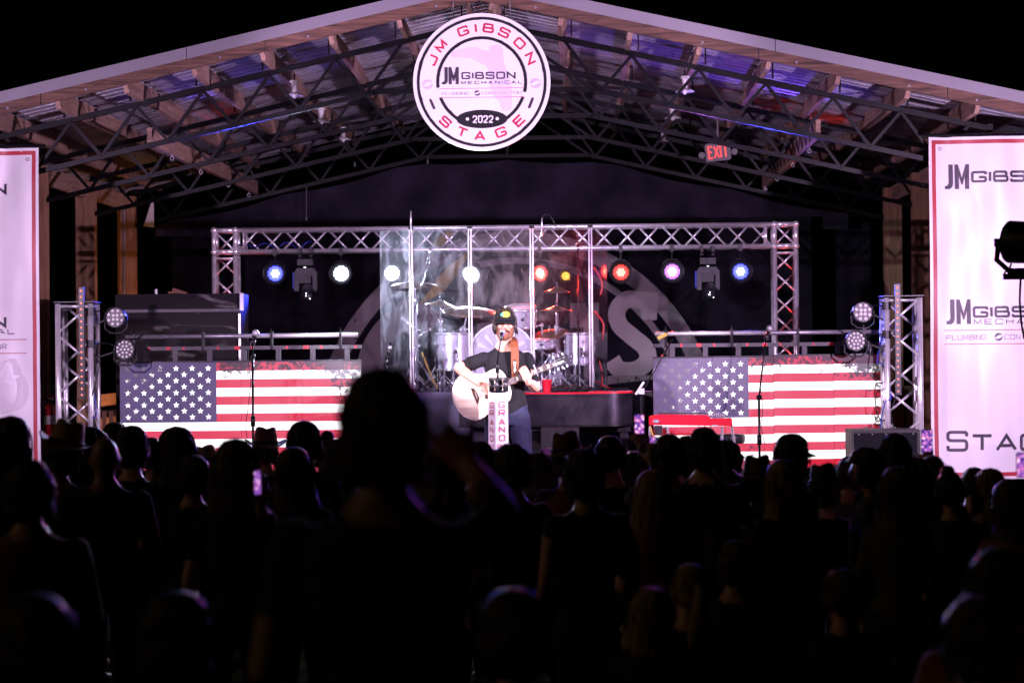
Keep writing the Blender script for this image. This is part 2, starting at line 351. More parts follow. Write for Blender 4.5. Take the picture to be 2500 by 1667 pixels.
def glyph(mb, ch, o, u, v, w, h, th, nrm=Vector((0,-1,0)), rad=.2, lift=0.0):
    "one letter: u right, v up (unit vectors), lower left corner o"
    o, u, v = Vector(o), Vector(u), Vector(v)
    if ch == 'I': w = 0.0
    for k, st in enumerate(GL[ch]):
        pts = [((x-.5)*w + .5*w if ch != 'I' else 0, y*h) for x, y in st]
        if ch == 'T': pts = [(x*w, y*h) for x, y in st]
        if ch not in SHARP: pts = round_path(pts, rad*h)
        pp = [pts[0]]
        for a_, b_ in zip(pts[:-1], pts[1:]):
            n_ = max(1, int((Vector(b_)-Vector(a_)).length/.03)); pp += [(a_[0]+(b_[0]-a_[0])*i_/n_, a_[1]+(b_[1]-a_[1])*i_/n_) for i_ in range(1, n_+1)]
        pts = pp
        L, Rr = ribbon(pts, th); off = nrm*(lift+.0012*k)
        vs = [o+u*p.x+v*p.y+off for p in L] + [o+u*p.x+v*p.y+off for p in Rr]; n = len(L)
        mb.add(vs, [(i, i+1, n+i+1, n+i) for i in range(n-1)])
def word(text, o, h, w, th, gap, mat_, parent, name='letter', joined=False, u=Vector((1,0,0)), v=Vector((0,0,1)), nrm=Vector((0,-1,0)), rad=.2):
    x = 0; o = Vector(o); mb = MB()
    for ch in text:
        if ch == ' ': x += w*.8; continue
        if not joined: mb = MB()
        glyph(mb, ch, o+u*x, u, v, w, h, th, nrm, rad)
        if not joined: mb.obj(name, mat_, parent)
        x += (0 if ch == 'I' else w)+gap
    if joined: mb.obj(name, mat_, parent)
    return x-gap
def jm_mark(o, h, mat_, parent, w=None):
    "tall condensed JM monogram"
    w = w or h; mb = MB(); U, V, D = Vector((w,0,0)), Vector((0,0,h)), Vector((0,-.0015,0))
    mb.prism([(.16,1),(.34,1),(.34,.22),(.30,.08),(.20,0),(0,0),(0,.13),(.10,.14),(.16,.24)], o, U, V, D); mb.obj('letter', mat_, parent)
    mb = MB(); mb.prism([(.41,0),(.41,1),(.55,1),(.705,.45),(.86,1),(1,1),(1,0),(.83,0),(.83,.52),(.73,.18),(.68,.18),(.58,.52),(.58,0)], o, U, V, D); mb.obj('letter', mat_, parent)
def s_mark(c, r, mat_, parent):
    "round two-bladed emblem"
    c = Vector(c)
    for k in (0, 1):
        a0 = R(20)+k*math.pi; pts = []
        for i in range(11): a = a0+R(165)*i/10; pts.append((math.cos(a)*r, math.sin(a)*r))
        for i in range(10, -1, -1):
            a = a0+R(165)*i/10; q = r*(.95-.55*math.sin(math.pi*i/10*.9)); pts.append((math.cos(a)*q+r*.06, math.sin(a)*q))
        MB().prism(pts, c, (1,0,0), (0,0,1), (0,-.0015,0)).obj('emblem', mat_, parent)
# ------------------------------------------------------------------ ground and stage
STAGE_Z = 0.43
xs = [-140, -60, -20, -8, -4, 0, 4, 8, 20, 60, 140]; ys = [-60, -40, -10, 0, 4, 10, 16, 26, 40, 90, 240]
g = MB(); g.add([(x, y, ground_z(y)) for y in ys for x in xs], [(j*11+i, j*11+i+1, (j+1)*11+i+1, (j+1)*11+i) for j in range(10) for i in range(10)])
tag(g.obj('ground', 'grass_ground'), kind='structure')
m = MB(); m.box((-.8, 25.3, STAGE_Z/2-.25), (9.6, 9.6, STAGE_Z+.5)); stage = m.obj('stage_deck', 'deck'); tag(stage, kind='structure')
# ------------------------------------------------------------------ the open pavilion over the stage
RX = -0.835; HALF = 4.62; SL = 0.2235; CS = 1/math.sqrt(1+SL*SL)
TY = [22.1, 24.575, 27.05, 29.525]; TOPZ = 4.92; DEP = 0.40; TIEZ = 4.296
pav = empty('stage_pavilion', (RX, 25.4, STAGE_Z), 'open gabled timber and steel pavilion roof over the stage', 'pavilion')
def topz(x): return TOPZ - SL*abs(x-RX)
truss0 = None
def make_truss():
    t = MB(); Y = TY[0]; parts = []
    def seg(a, b, w, h, nm): parts.append((nm, MB().bar(a, b, w, h)))
    for s in (-1, 1):
        seg((RX, Y, TOPZ), (RX+s*HALF, Y, topz(RX+s*HALF)), .05, .05, 'top_chord')
        dj = 1.0
        seg((RX+s*(dj-.02), Y, TIEZ), (RX+s*HALF, Y, topz(RX+s*HALF)-DEP), .05, .045, 'bottom_chord')
        # zigzag webs: top nodes under the purlins, bottom nodes between them
        k0 = .135; nodes = []
        d = k0+.61
        while d < HALF-.05:
            nodes.append((d, 1)); nodes.append((d+.33, 0)); d += .61
        nodes = [n for n in nodes if n[0] < HALF]
        for a, b in zip(nodes[:-1], nodes[1:]):
            za = topz(RX+a[0]) - (0.02 if a[1] else (DEP if a[0] > 1 else TOPZ-SL*a[0]-TIEZ))
            zb = topz(RX+b[0]) - (0.02 if b[1] else (DEP if b[0] > 1 else TOPZ-SL*b[0]-TIEZ))
            seg((RX+s*a[0], Y-.028, za), (RX+s*b[0], Y-.028, zb), .028, .028, 'web')
        seg((RX+s*.135, Y-.028, topz(RX+.135)), (RX+s*1.0, Y-.028, TIEZ), .028, .028, 'web')
        ex = RX+s*(HALF-.02); p = MB().box((ex, Y-.035, topz(ex)-DEP/2-.01), (.05, .012, DEP+.10)); parts.append(('heel_plate', p))
        p = MB(); p.tube([(ex, Y-.05, topz(ex)-DEP/2-.1), (ex, Y-.036, topz(ex)-DEP/2-.1)], .012, 8); parts.append(('bolt', p))
    seg((RX-1.02, Y, TIEZ), (RX+1.02, Y, TIEZ), .05, .045, 'collar_tie')
    seg((RX, Y-.028, TOPZ), (RX, Y-.028, TIEZ), .03, .03, 'king_post')
    return [(nm, p.mesh(nm, 'steel_black')) for nm, p in parts]
tparts = make_truss()
for y in TY:
    t = bpy.data.objects.new('roof_truss', None); col.objects.link(t); t.parent = pav; t.matrix_parent_inverse = Matrix.Translation(-Vector((RX, 25.4, STAGE_Z))); WL[t.name] = Vector((0, 0, 0)); t.empty_display_size = .1
    t.location = (0, y-TY[0], 0)
    for nm, me in tparts:
        o = bpy.data.objects.new(nm, me); col.objects.link(o); o.parent = t
# purlins, rafter blocks, fascia, roof sheets
YF = 21.32; YB = 30.2
for s in (-1, 1):
    d = .135
    while d < HALF+.35:
        x = RX+s*d; z = topz(x)+.025+.095
        for a, b in ((YF+.05, 24.6), (24.55, 27.1), (27.03, YB)):
            sx = x + (0.021*s if a > 24 and a < 26 else -.021*s)
            MB().box((sx, (a+b)/2, z-.002), (.04, b-a, .186), Matrix.Rotation(s*math.atan(SL), 3, 'Y')).obj('purlin', 'wood_y', pav)
        # steel clip beside each purlin where it crosses a truss
        if d < HALF:
            for y in TY: MB().box((x+s*.06, y-.03, z-.02), (.012, .06, .15)).obj('purlin_clip', 'steel_black', pav)
        d += .61
    L = HALF+.75
    def along(d, z0): return Vector((RX+s*d, 0, TOPZ-SL*d+z0))
    # wooden fascia in three lengths
    cuts = [0.0, 2.45, 4.1, L] if s > 0 else [0.0, 1.9, 3.9, L]
    for a, b in zip(cuts[:-1], cuts[1:]):
        p0, p1 = along(a+.004, .145), along(b-.004, .145)
        f = MB(); vs = []
        for y in (YF-.02, YF+.02):
            for p in (p0, p1):
                for dz in (-.060, .075): vs.append((p.x, y, p.z+dz))
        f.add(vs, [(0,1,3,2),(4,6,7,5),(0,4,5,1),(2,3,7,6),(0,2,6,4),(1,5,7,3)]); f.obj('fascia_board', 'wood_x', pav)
        for q in (.2, .8):
            p = p0.lerp(p1, q); MB().lathe([(0, 0), (.010, 0), (.012, .004), (0, .005)], 8, (p.x, YF-.021, p.z-.02), Matrix.Rotation(R(90), 3, 'X')).obj('screw', 'trim_white', pav)
    for a, b in ((0, 2.6), (2.6, L)):
        p0, p1 = along(a, .232), along(b-.006, .232); f = MB(); vs = []
        for y in (YF-.034, YF-.026):
            for p in (p0, p1):
                for dz in (-.052, .052): vs.append((p.x, y, p.z+dz))
        f.add(vs, [(0,1,3,2),(4,6,7,5),(0,4,5,1),(2,3,7,6),(0,2,6,4),(1,5,7,3)])
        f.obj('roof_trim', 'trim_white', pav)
    # ribbed metal sheets laid ridge to eave
    y = YF-.02; wsh = 0.888
    while y < YB:
        sh = MB(); prof = []
        n = 4; pit = wsh/n
        for i in range(n):
            yy = y+i*pit
            for q, h in ((0, 0), (.22, 0), (.26, .013), (.33, .013), (.37, 0), (.48, 0), (.52, .013), (.59, .013), (.63, 0), (.74, 0), (.80, .036), (.92, .036), (.98, 0)): prof.append((yy+q*pit, h))
        prof.append((y+wsh, 0))
        vs = []; 
        for dd in (0.0, L):
            p = along(dd, .232)
            for yy, h in prof: vs.append((p.x, yy, p.z+h))
        k = len(prof)
        sh.add(vs, [(i, i+1, k+i+1, k+i) for i in range(k-1)])
        sh.obj('roof_sheet', 'galv', pav); y += wsh+.001
# side posts, two beams lying on the bottom chords, back rail boards
for s, xp in ((-1, RX-HALF-.06), (1, RX+HALF+.06)):
    for y in TY:
        zt = topz(xp)-.02
        MB().box((xp, y+.02, (zt+STAGE_Z)/2), (.21, .16, zt-STAGE_Z)).obj('post', 'wood_z', pav)
    MB().box((xp-s*.0, 25.8, topz(xp)-.10), (.045, 7.3, .185)).obj('eave_beam', 'wood_y', pav)
    MB().box((xp+s*.13, 28.3, STAGE_Z+.95), (.04, 2.4, .14)).obj('rail_board', 'wood_y', pav)
for s in (-1, 1):
    xb = RX+s*3.09; zb = topz(xb)-DEP+.022+.08
    for a, b, dz in ((22.3, 25.0, 0), (24.9, 29.4, 0.0)):
        MB().box((xb+(.023 if a > 24 else -.023), (a+b)/2, zb+dz), (.045, b-a, .16)).obj('lumber_beam', 'wood_y', pav)
    for yy in (23.4, 25.2, 27.2, 28.9):
        h = MB(); h.tube([(xb, yy, zb-.08), (xb, yy, zb-.10)], .004, 6); h.tube([(xb+.018*math.cos(a), yy, zb-.118+.018*math.sin(a)) for a in [i*math.pi/4 for i in range(9)]], .004, 6, False); h.obj('eye_hook', 'chrome', pav)
# side walls at the back of the stage: boarded low walls seen behind the towers
for s, xp in ((-1, RX-HALF-.2), (1, RX+HALF+.2)):
    for k in range(7):
        MB().box((xp, 28.15+.0, STAGE_Z+.09+.1*k), (.025, 2.6, .094)).obj('wall_board', 'wood_y', pav)
# ------------------------------------------------------------------ curtains and the printed backdrop
def curtain(name, x0, x1, zt, zb, Y, label, amp=.035, fold=.35, mat_='black_fabric', cat='curtain', nx=90, nz=10):
    c = MB(); vs = []
    for j in range(nz+1):
        for i in range(nx+1):
            x = x0+(x1-x0)*i/nx; t = zt(x) if callable(zt) else zt; z = t+(zb-t)*j/nz
            y = Y+amp*math.sin(x/fold*2*math.pi+1.3*math.sin(x*1.7))*(.4+.6*j/nz)+.02*noise.noise((x, z, 3))
            vs.append((x, y, z))
    w = nx+1
    c.add(vs, [(j*w+i, j*w+i+1, (j+1)*w+i+1, (j+1)*w+i) for j in range(nz) for i in range(nx)])
    o = c.obj(name, mat_, None, True); tag(o, label, cat); return o
def ctop(x):
    d = abs(x-RX); base = TIEZ-.05 if d < 1 else topz(x)-DEP-.05
    return base-.05*abs(math.sin((x-RX)*2.3))
curtain('curtain', -5.15, 3.3, ctop, 3.36, 29.46, 'black valance curtain sagging under the rearmost roof truss', amp=.02, fold=.9)
curtain('curtain', -5.0, 3.6, 3.45, STAGE_Z+.02, 29.75, 'tall black curtain hanging behind the printed backdrop', amp=.03, fold=.6, mat_='black_cloth')
m = MB(); a, b, c_ = P(351, 552, 29.3), P(376, 556, 29.3), P(371, 488, 29.3)
m.prism([(0,0),(b.x-a.x, b.z-a.z),(c_.x-a.x+.02, c_.z-a.z),(c_.x-a.x, c_.z-a.z)], a, (1,0,0), (0,0,1), (0,.006,0)); tag(m.obj('cloth_flap', 'vinyl_white'), 'small white triangular cloth flap hanging at the curtain corner', 'cloth')
# printed backdrop
BY = 29.2; bd0 = P(1265, 1180, BY)
bdrop = empty('backdrop', (bd0.x, BY, STAGE_Z), 'black cloth backdrop printed with a worn round emblem behind the drums', 'backdrop')
c = MB(); x0, x1 = P(600, 900, BY).x, P(1985, 900, BY).x; vs = []
for j in range(9):
    for i in range(61):
        x = x0+(x1-x0)*i/60; z = 3.5+(STAGE_Z+.02-3.5)*j/8; vs.append((x, BY+.03+.006*math.sin(x*5+z), z))
c.add(vs, [(j*61+i, j*61+i+1, (j+1)*61+i+1, (j+1)*61+i) for j in range(8) for i in range(60)]); c.obj('cloth', 'black_cloth', bdrop, True)
cc = P(1262, 1056, BY); pxm = BY/FPX
def arc_band(r0, r1, a0, a1, lift, mt, nm='printed_ring', n=60):
    q = MB(); vs = []
    for i in range(n+1):
        a = R(a0+(a1-a0)*i/n)
        for r_ in (r0, r1): vs.append((cc.x+math.cos(a)*r_*pxm, BY-lift, cc.z+math.sin(a)*r_*pxm))
    q.add(vs, [(2*i, 2*i+1, 2*i+3, 2*i+2) for i in range(n)]); return q.obj(nm, mt, bdrop)
arc_band(452, 492, -30, 210, .004, 'print_backdrop'); arc_band(412, 428, -30, 210, .004, 'print_backdrop')
def bpoly(pts, mt, nm, lift=.006):
    w = [P(x, y, BY-lift) for x, y in pts]; q = MB(); o = w[0]
    q.prism([((p-o).x, (p-o).z) for p in w], o, (1,0,0), (0,0,1), (0,.001,0)); return q.obj(nm, mt, bdrop)
def stroke_px(pts, th, mt, nm, lift=.008):
    L, Rr = ribbon(pts, th); q = MB()
    vs = [P(p.x, p.y, BY-lift) for p in L]+[P(p.x, p.y, BY-lift) for p in Rr]; n = len(L)
    q.add(vs, [(i, i+1, n+i+1, n+i) for i in range(n-1)]); return q.obj(nm, mt, bdrop)
def sm(pts, k=8):
    "Catmull-Rom through pixel points"
    out = []; p = [pts[0]]+list(pts)+[pts[-1]]
    for i in range(1, len(p)-2):
        for j in range(k):
            t = j/k; q = []
            for d in (0, 1):
                a, b, c2, e = p[i-1][d], p[i][d], p[i+1][d], p[i+2][d]
                q.append(.5*((2*b)+(-a+c2)*t+(2*a-5*b+4*c2-e)*t*t+(-a+3*b-3*c2+e)*t**3))
            out.append(tuple(q))
    out.append(pts[-1]); return out
# big slab S on the right, curved letter on the left, a bar between, a yellow bolt and the base line
stroke_px(sm([(1570,735),(1532,731),(1507,757),(1512,792),(1544,822),(1576,850),(1580,880),(1553,902),(1513,902),(1494,878)], 7), 42, 'print_bright', 'printed_letter')
bpoly([(1556,712),(1609,714),(1603,782),(1568,780)], 'print_bright', 'printed_serif', .010)
stroke_px(sm([(1062,800),(1035,775),(995,772),(950,800),(915,850),(905,900),(925,950)], 7), 62, 'print_backdrop', 'printed_letter')
bpoly([(1165,790),(1300,772),(1300,830),(1165,842)], 'print_backdrop', 'printed_letter'); bpoly([(1392,740),(1462,738),(1462,930),(1425,930),(1425,800),(1392,800)], 'print_backdrop', 'printed_letter', .005)
bpoly([(1020,745),(1085,660),(1145,612),(1130,655),(1080,715),(1035,738)], 'yellow_vinyl', 'printed_bolt', .012); bpoly([(1040,640),(1110,570),(1095,560),(1060,590)], 'yellow_vinyl', 'printed_bolt', .012)
for k in range(5): bpoly([(1484+26*k,916+2*(k==0)),(1508+26*k,916),(1508+26*k,936-3*k),(1484+26*k,938-3*k)], 'print_backdrop', 'printed_tile', .011)
# ------------------------------------------------------------------ banners
def banner(name, px_edge, left_side, label):
    Y = 21.85; e = P(px_edge, 720, Y); W = 1.47; zt = 3.80; zb = 0.72
    x0 = e.x-W if left_side else e.x
    t = empty(name, (x0+W/2, Y, zb), label, 'banner', 'sponsor banners either side of the stage')
    def yy(x, z):
        u = (x-x0)/W; v = (zt-z)/(zt-zb)
        d1 = max(0, 1-abs((u-(.90 if left_side else .10))*(1.0 if left_side else -1.0)+v*1.1)*6)*max(0, 1-v*1.6)
        return Y + .040*math.sin(u*8+v*2.4+(2 if left_side else 0)) * (.35+v*.6) + .030*noise.noise((x*2.5, z*1.0, 9)) + .012*noise.noise((x*7, z*2.2, 4)) + .05*max(0, .18-v)*math.sin(u*26) + .035*d1
    NX, NZ = 40, 60
    def sheet(xa, xb, za, zb_, lift, mt, nm, nx=NX, nz=NZ):
        q = MB(); vs = []
        for j in range(nz+1):
            for i in range(nx+1):
                x = xa+(xb-xa)*i/nx; z = za+(zb_-za)*j/nz; vs.append((x, yy(x, z)-lift, z))
        q.add(vs, [(j*(nx+1)+i, j*(nx+1)+i+1, (j+1)*(nx+1)+i+1, (j+1)*(nx+1)+i) for j in range(nz) for i in range(nx)])
        return q.obj(nm, mt, t, True)
    sheet(x0, x0+W, zt, zb, 0, 'vinyl_white', 'sheet')
    bw = .036; gp = .027
    sheet(x0+gp, x0+gp+bw, zt-gp, zb+gp, .002, 'vinyl_red', 'border', 2, 60); sheet(x0+W-gp-bw, x0+W-gp, zt-gp, zb+gp, .002, 'vinyl_red', 'border', 2, 60)
    sheet(x0+gp+bw, x0+W-gp-bw, zt-gp, zt-gp-bw, .002, 'vinyl_red', 'border', 40, 2); sheet(x0+gp+bw, x0+W-gp-bw, zb+gp+bw, zb+gp, .002, 'vinyl_red', 'border', 40, 2)
    for gx in (x0+.10, x0+W-.10):
        MB().lathe([(.010, 0), (.018, 0), (.018, .004), (.010, .004)], 12, (gx, yy(gx, zt-.105)-.004, zt-.105), Matrix.Rotation(R(90), 3, 'X'), caps=False).obj('grommet', 'chrome', t)
    # lettering follows the sheet
    if left_side is None: return
    def drape(n0):
        for o in [x for x in t.children if x.name not in n0]:
            for v in o.data.vertices: v.co.y = yy(v.co.x, v.co.z)-.0065+(v.co.y-(Y))*.6
    n0 = set(x.name for x in t.children); tx = x0+.142
    mz = .0037
    def block(zbase, jm_h):
        jm_mark((tx, Y, zbase), jm_h, 'print_dark', t, .217)
        word('GIBSON', (tx+.245, Y, zbase+.066), .082, .116, .023, .037, 'print_dark', t)
    block(3.33, .222)
    block(2.115, .222)
    word('MECHANICAL', (tx+.245, Y, 2.115-.002), .042, .060, .0075, .0345, 'print_dark', t, 'lettering', True)
    for z in (2.06, 1.935):
        rl = MB(); rl.add([(x0+.12+(W-.24)*i/40, Y, z+k*.003) for i in range(41) for k in (-1, 1)], [(2*i, 2*i+1, 2*i+3, 2*i+2) for i in range(40)]); rl.obj('rule', 'vinyl_red', t)
    word('PLUMBING', (tx, Y, 1.975), .042, .036, .007, .0135, 'print_grey', t, 'lettering', True)
    word('CONTRACTOR', (tx+.51, Y, 1.975), .042, .037, .007, .0155, 'print_grey', t, 'lettering', True)
    s_mark((tx+.457, Y, 1.997), .036, 'print_dark', t)
    x = tx
    for ch, h, w in (('S', .160, .165), ('T', .128, .165), ('A', .128, .17), ('G', .128, .165), ('E', .128, .15)):
        mb = MB(); glyph(mb, ch, (x, Y, .985), (1,0,0), (0,0,1), w, h, .027); mb.obj('letter', 'print_dark', t); x += w+.052
    # pale watermark: rounded patch with a star
    for (a, b, c3, d) in ((.78, 1.36, 2.55, 2.32),) if left_side else ((.9, 1.3, 2.6, 2.4),):
        pass
    mb = MB(); pts = []
    for i in range(22):
        a = 2*math.pi*i/22; r_ = .20*(1+.28*noise.noise((math.cos(a)*1.4, math.sin(a)*1.4, 4.2)))
        pts.append((math.cos(a)*r_*.85, math.sin(a)*r_*1.3))
    mb.prism(pts, (x0+W-.30, Y+.0015, 1.62), (1,0,0), (0,0,1), (0,-.0004,0)); mb.obj('watermark', 'watermark', t)
    mb = MB(); mb.prism([(math.cos(R(90+36*i))*(.10 if i % 2 == 0 else .045), math.sin(R(90+36*i))*(.10 if i % 2 == 0 else .045)) for i in range(10)], (x0+W-.28, Y-.0006, 1.70), (1,0,0), (0,0,1), (0,-.0004,0)); mb.obj('watermark_star', 'vinyl_white', t)
    drape(n0)
    m2 = MB(); m2.tube([(x0-.05, Y+.05, zt+.015), (x0+W+.05, Y+.05, zt+.015)], .02, 8); m2.obj('hanging_rail', 'steel_black', t)
    return t
banner('vinyl_banner', 94+3, True, 'white vinyl banner with red border at the left edge of the frame')
banner('vinyl_banner', 2272, False, 'white vinyl banner with red border on the right, behind the black spotlight')
# ------------------------------------------------------------------ round sign under the ridge
SY = 21.15; sc_ = P(1176, 200.5, SY); sp = SY/FPX
sign = empty('round_sign', (sc_.x, SY, sc_.z), 'large round white sign with red and black lettering hung under the roof ridge', 'sign')
def sign_pt(zx, zy, lift=0):  # from the enlarged view of the sign (1524 px for 350 px)
    k = 350/1524; return Vector((sc_.x+((1000+zx*k)-1176)*sp, SY-lift, sc_.z-((20+zy*k)-200.5)*sp))
rr = 168*sp
MB().lathe([(0, -.02), (rr, -.02), (rr, 0.0), (0, 0.0)], 96, (sc_.x, SY, sc_.z), Matrix.Rotation(R(90), 3, 'X')).obj('board', 'vinyl_white', sign)
def s_ring(r0, r1, lift, mt, a0=0, a1=360, n=140, nm='ring', rag=.006):
    q = MB(); vs = []
    for i in range(n+1):
        a = R(a0+(a1-a0)*i/n); j0 = 1+rag*max(0, noise.noise((math.cos(a)*9, math.sin(a)*9, r0*3))-.25)*3; j1 = 1+rag*max(0, noise.noise((math.cos(a)*9, math.sin(a)*9, 5+r0))-.25)*3
        for r_ in (r0/j0, r1*j1): vs.append((sc_.x+math.cos(a)*r_, SY-lift, sc_.z+math.sin(a)*r_))
    q.add(vs, [(2*i, 2*i+1, 2*i+3, 2*i+2) for i in range(n)]); q.obj(nm, mt, sign)
s_ring(rr*.905, rr*.945, .003, 'print_black'); s_ring(rr*.618, rr*.662, .003, 'print_black', -14, 187); s_ring(rr*.618, rr*.662, .003, 'print_black', 200, 340)
def arc_word(text, angs, rad, h, w, th, mt, top=True):
    for ch, a in zip(text, angs):
        a = R(a); rad_v = Vector((math.cos(a), 0, math.sin(a)))
        v = rad_v if top else -rad_v; u = Vector((math.sin(a), 0, -math.cos(a))) if top else Vector((-math.sin(a), 0, math.cos(a)))
        ww = 0 if ch == 'I' else w
        o = Vector((sc_.x, SY-.004, sc_.z)) + rad_v*rad - v*(h/2) - u*(ww/2)
        mb = MB(); glyph(mb, ch, o, u, v, w, h, th); mb.obj('letter', mt, sign)
def zang(x, y): return math.degrees(math.atan2(788-y, x-766))
arc_word('JMGIBSON', [zang(*p) for p in ((250,560),(335,400),(572,240),(708,205),(845,212),(1015,262),(1180,380),(1290,545))], rr*.785, rr*.112, rr*.135, rr*.026, 'print_red')
arc_word('STAGE', [zang(*p) for p in ((370,1215),(558,1305),(742,1365),(965,1325),(1160,1205))], rr*.785, rr*.112, rr*.135, rr*.026, 'print_red', False)
k = 350/1524*sp
o = sign_pt(344, 808, .004); jm_mark(o, 182*k, 'print_dark', sign, 178*k)
word('GIBSON', sign_pt(560, 750, .004), 62*k, 78*k, 15*k, 34*k, 'print_dark', sign)
word('MECHANICAL', sign_pt(552, 808, .004), 28*k, 42*k, 5.5*k, 30*k, 'print_dark', sign, 'lettering', True)
for zy in (855, 951): MB().box(sign_pt(766, zy, .004), (905*k, .0008, 6*k)).obj('rule', 'print_pink', sign)
word('PLUMBING', sign_pt(344, 922, .004), 28*k, 31*k, 4.5*k, 9.6*k, 'print_pale', sign, 'lettering', True)
word('CONTRACTOR', sign_pt(768, 922, .004), 28*k, 33*k, 4.5*k, 10*k, 'print_pale', sign, 'lettering', True)
s_mark(sign_pt(718, 906, .004), 28*k, 'print_dark', sign); s_mark(sign_pt(190, 808, .004), 52*k, 'print_pale', sign); s_mark(sign_pt(1340, 810, .004), 52*k, 'print_pale', sign)
def zpoly(pts, mt, nm, lift):
    w = [sign_pt(x, y, lift) for x, y in pts]; o = w[0]; q = MB()
    q.prism([((p-o).x, (p-o).z) for p in w], o, (1,0,0), (0,0,1), (0,-.0004,0)); q.obj(nm, mt, sign)
zpoly(sm([(440,500),(470,455),(560,430),(700,418),(800,455),(858,460),(862,408),(982,408),(1000,560),(1030,660),(1075,800),(1085,950),(1070,1085),(985,1090),(960,1010),(920,960),(870,880),(830,640),(760,590),(660,540),(560,525),(460,525)], 4), 'print_lav', 'printed_map', .0015)
zpoly([(207,975),(214,958),(228,962),(270,1060),(262,1076),(246,1070)], 'print_dark', 'dash', .004); zpoly([(1320,975),(1312,958),(1298,962),(1258,1060),(1266,1078),(1282,1070)], 'print_dark', 'dash', .004)
zpoly([(766+270*math.cos(R(a)), 1182-98*math.sin(R(a))) for a in range(0, 360, 8)], 'print_black', 'date_plate', .005)
for zx in (611, 929): zpoly([(zx+18*math.cos(R(a)), 1180+18*math.sin(R(a))) for a in range(0, 360, 24)], 'vinyl_white', 'dot', .007)
word('2022', sign_pt(672, 1218, .007), 68*k, 38*k, 14*k, 19*k, 'vinyl_white', sign, rad=.35)
for dx in (-.25, .25):
    m = MB(); m.tube([(sc_.x+dx, SY+.03, sc_.z+rr*.85), (sc_.x+dx, SY+.15, sc_.z+rr+.12)], .006, 6); m.obj('hanging_chain', 'chrome', sign)
mat('riser_cloth', (.065, .050, .095), .9, 0, .3, 5, bump=.3, bscale=8)
def scuffed():
    m, nt, b_ = nodes_of('scuffed')
    rp, tx = noise_ramp(nt, 1.9, (.010, .008, .010), (.22, .19, .20), .60, .78, detail=14, stretch=(1, 1, 5), dist=.6)
    nt.links.new(rp.outputs[0], b_.inputs['Base Color']); b_.inputs['Roughness'].default_value = .6; b_.inputs['Specular IOR Level'].default_value = .12
scuffed()
mat('mic_mesh', (.45, .44, .47), .4, .8, .3, 300, bump=.4, bscale=600)
mat('chrome_dark', (.03, .035, .05), .06, .2, .1, 5, coat=1)
# ------------------------------------------------------------------ box trusses
def box_truss(parent, base, axis, L, w, r=.024, rd=.011, pitch=.46, mt='alu', seam=None):
    "four chords with zigzag lacing on each face; axis 'z' or 'x'"
    base = Vector(base); A = Vector((0,0,1)) if axis == 'z' else Vector((1,0,0)); B = Vector((1,0,0)) if axis == 'z' else Vector((0,0,1)); C = Vector((0,1,0))
    cor = [(-1,-1),(1,-1),(1,1),(-1,1)]
    for i, j in cor:
        p = base+B*(i*w/2)+C*(j*w/2); MB().tube([p, p+A*L], r, 12).obj('chord', mt, parent, True)
    for q in range(4):
        (i0, j0), (i1, j1) = cor[q], cor[(q+1) % 4]; lac = MB(); n = max(2, round(L/(pitch/2))); up = q % 2
        for k in range(n):
            a = base+A*(L*(k+.04)/n)+(B*(i0*w/2)+C*(j0*w/2) if (k+up) % 2 == 0 else B*(i1*w/2)+C*(j1*w/2))
            b = base+A*(L*(k+.96)/n)+(B*(i1*w/2)+C*(j1*w/2) if (k+up) % 2 == 0 else B*(i0*w/2)+C*(j0*w/2))
            lac.tube([a, b], rd, 7)
        for e in (.012, .988):
            lac.tube([base+A*L*e+B*(i0*w/2)+C*(j0*w/2), base+A*L*e+B*(i1*w/2)+C*(j1*w/2)], rd, 7)
        lac.obj('lacing', mt, parent, True)
GY = 25.1; gw = .222
gl, gr = P(552, 590, GY), P(1915, 581, GY); gz = gl.z
goal = empty('goal_post_truss', ((gl.x+gr.x)/2, GY, STAGE_Z), 'silver goal post shaped lighting truss behind the drum shield', 'truss')
box_truss(goal, (gl.x+gw/2+.02, GY, gz), 'x', gr.x-gl.x-gw-.04, gw)
for x in (gl.x, gr.x):
    box_truss(goal, (x, GY, STAGE_Z+.03), 'z', gz-gw/2-STAGE_Z-.07, gw)
    cb = MB()
    for i in (-1, 1):
        for j in (-1, 1):
            for k in (-1, 1): cb.ell((x+i*gw/2, GY+j*gw/2, gz+k*gw/2), (.034,)*3, 12, 8)
    for i in (-1, 1):
        for j in (-1, 1):
            cb.tube([(x+i*gw/2, GY+j*gw/2, gz-gw/2), (x+i*gw/2, GY+j*gw/2, gz+gw/2)], .024, 10); cb.tube([(x-gw/2, GY+i*gw/2, gz+j*gw/2), (x+gw/2, GY+i*gw/2, gz+j*gw/2)], .024, 10); cb.tube([(x+i*gw/2, GY-gw/2, gz+j*gw/2), (x+i*gw/2, GY+gw/2, gz+j*gw/2)], .024, 10)
    cb.tube([(x-gw/2, GY-gw/2, gz+gw/2), (x+gw/2, GY-gw/2, gz-gw/2)], .011, 7); cb.tube([(x-gw/2, GY+gw/2, gz-gw/2), (x+gw/2, GY+gw/2, gz+gw/2)], .011, 7)
    cb.obj('corner_block', 'alu', goal, True)
    MB().box((x, GY, STAGE_Z+.015), (.5, .5, .03)).obj('base_plate', 'steel_black', goal)
TWY = 21.9; tw = .295
